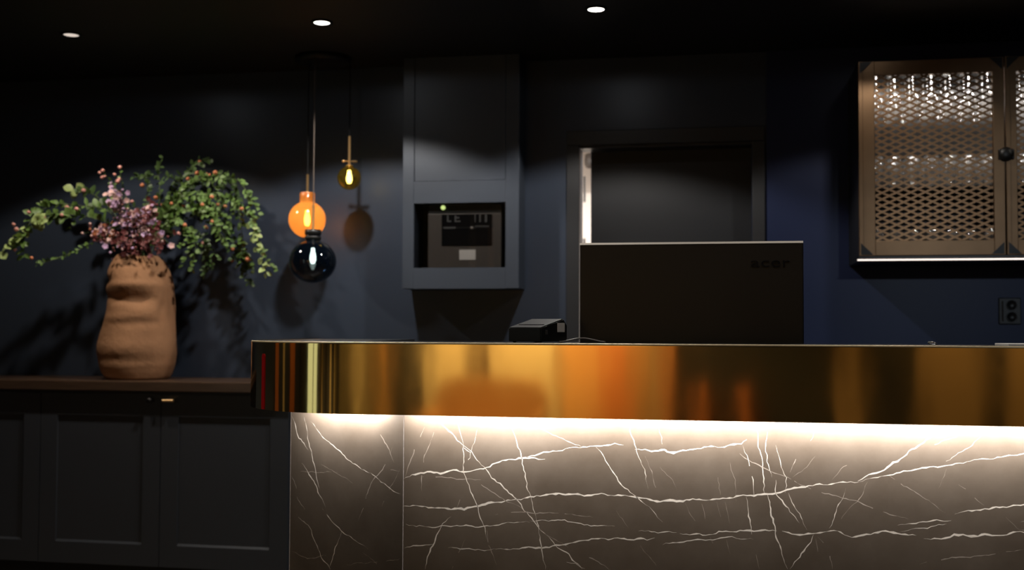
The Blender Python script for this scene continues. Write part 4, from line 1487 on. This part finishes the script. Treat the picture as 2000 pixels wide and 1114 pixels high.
branch([(330, 458), (385, 458), (404, 490), (409, 528)], 0.05, 'low right branch hanging beside the vase with narrow leaves', 'leaf_dark', 0.036, 0.018, 1.1, False, 2, 'bud_pink', 0.35, sub_twigs=4)
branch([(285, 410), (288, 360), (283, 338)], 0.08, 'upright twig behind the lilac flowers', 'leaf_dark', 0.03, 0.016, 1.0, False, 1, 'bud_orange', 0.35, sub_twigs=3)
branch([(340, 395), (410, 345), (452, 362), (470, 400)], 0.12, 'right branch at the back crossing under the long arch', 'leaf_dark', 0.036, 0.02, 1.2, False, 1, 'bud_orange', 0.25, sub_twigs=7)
branch([(325, 415), (360, 385), (400, 392), (428, 440)], -0.05, 'dense right branch at the middle of the green cloud', 'leaf_mid', 0.036, 0.021, 1.3, False, 2, 'bud_orange', 0.25, sub_twigs=8)
branch([(305, 440), (330, 400), (352, 370), (398, 340)], 0.02, 'right branch rising through the green cloud to an orange bud', 'leaf_mid', 0.036, 0.02, 1.1, False, 2, 'bud_orange', 0.3, sub_twigs=6)
branch([(340, 440), (420, 410), (450, 455), (470, 500), (486, 520)], 0.10, 'shaded right branch drooping at the back', 'leaf_dark', 0.036, 0.02, 1.1, False, 1, 'bud_orange', 0.3, sub_twigs=6)
# cream rosette on the left branch
P = at(75, 433, Y_V - 0.30)
# lilac and wine-red flower sprays


def spray(px_pts, dy, label, cols, count, spread, droop, name='flower_spray', top=0.5):
    pts = [Vector((MOUTH.x + br.uniform(-0.03, 0.03), Y_V + br.uniform(-0.03, 0.03), MOUTH.z)), Vector((mouth.x + br.uniform(-0.04, 0.04), Y_V - 0.03, ztop + 0.01))]
    for i, (x, y) in enumerate(px_pts):
        pts.append(at(x, y, Y_V + dy * (i + 1) / len(px_pts)))
    path_ = smooth_path(pts, 20)
    t = thing(name, label, 'flower spray', pts[1], 'flower sprays in the terracotta vase')
    st = MB()
    st.tube(path_, [0.0028 * (1 - 0.6 * i / len(path_)) for i in range(len(path_))], 6)
    fl = MB()
    N = len(path_)
    for _ in range(count):
        s = top + (1 - top) * br.random() ** 0.8
        p = path_[min(N - 1, int(s * (N - 1)))]
        off = Vector((br.gauss(0, spread), br.gauss(-0.015, spread * 0.8), br.gauss(-droop * 0.4, spread)))
        c = p + off
        mi = br.choices(range(len(cols)), weights=[w for _, w in cols])[0]
        r = br.uniform(0.006, 0.0105)
        # five small petals round a centre
        if r > 0.0085:
            ax = Vector((br.uniform(-0.6, 0.6), -1, br.uniform(-0.4, 0.8))).normalized()
            s1 = ax.cross(Vector((0, 0, 1))).normalized()
            s2 = ax.cross(s1)
            for q in range(5):
                a = 2 * PI * q / 5
                d = s1 * math.cos(a) + s2 * math.sin(a) + ax * 0.35
                add_leaf(fl, c, d, ax, r * 1.6, r * 1.7, mi)
        else:
            add_bud(fl, c, r, mi)
        if br.random() < 0.5:
            st.tube([p, p.lerp(c, 0.5) + Vector((0, 0, 0.006)), c], 0.0008, 4, cap=False)
    st.build('stem', M['stem'], t)
    fl.build('blossoms', [M[c] for c, _ in cols], t)


spray([(248, 440), (232, 402), (228, 372)], -0.14, 'palest lilac flower spray at the head of the bouquet', [('lilac', 5), ('blush', 5), ('leaf_pale', 1)], 95, 0.026, 0.02, top=0.55)
spray([(262, 450), (262, 425), (270, 405)], -0.15, 'lilac and wine flower spray over the vase centre', [('lilac', 4), ('wine', 5), ('blush', 2)], 110, 0.028, 0.06)
spray([(280, 445), (292, 420), (296, 405)], -0.12, 'lilac spray leaning right of the vase centre', [('lilac', 5), ('wine', 4), ('blush', 1)], 90, 0.024, 0.05)
spray([(235, 455), (205, 450), (186, 455)], -0.13, 'pink and rust spray drooping left of the vase neck', [('blush', 4), ('bud_orange', 3), ('lilac', 2), ('wine', 4)], 75, 0.024, 0.03)
spray([(262, 472), (250, 462), (240, 470)], -0.16, 'wine red spray hanging over the vase rim', [('wine', 8), ('lilac', 1), ('blush', 1)], 110, 0.03, 0.07, top=0.4)
spray([(282, 468), (298, 455), (310, 462)], -0.15, 'wine red spray hanging over the right of the vase rim', [('wine', 9), ('lilac', 1), ('blush', 1)], 110, 0.03, 0.06, top=0.4)
t = thing('cream_rosette', 'large pale cream green rosette flower among the left branches', 'flower', P)
fl = MB()
for q in range(26):
    a = q * 2.4
    rr = 0.004 + 0.0011 * q
    d = Vector((math.cos(a), -0.9 + 0.05 * q, math.sin(a)))
    add_leaf(fl, P + Vector((math.cos(a) * rr * 0.5, -0.012 + 0.0006 * q, math.sin(a) * rr * 0.5)), d, Vector((0, -1, 0.3)), 0.017 + 0.0008 * q, 0.021 + 0.0004 * q)
fl.build('petals', M['leaf_pale'], t)
q_ = [P + Vector((0, 0.006, 0)), P + Vector((0.02, 0.02, -0.006)), at(95, 410, Y_V - 0.2)]
MB().tube(q_, 0.0016, 6).build('stem', M['stem'], t)
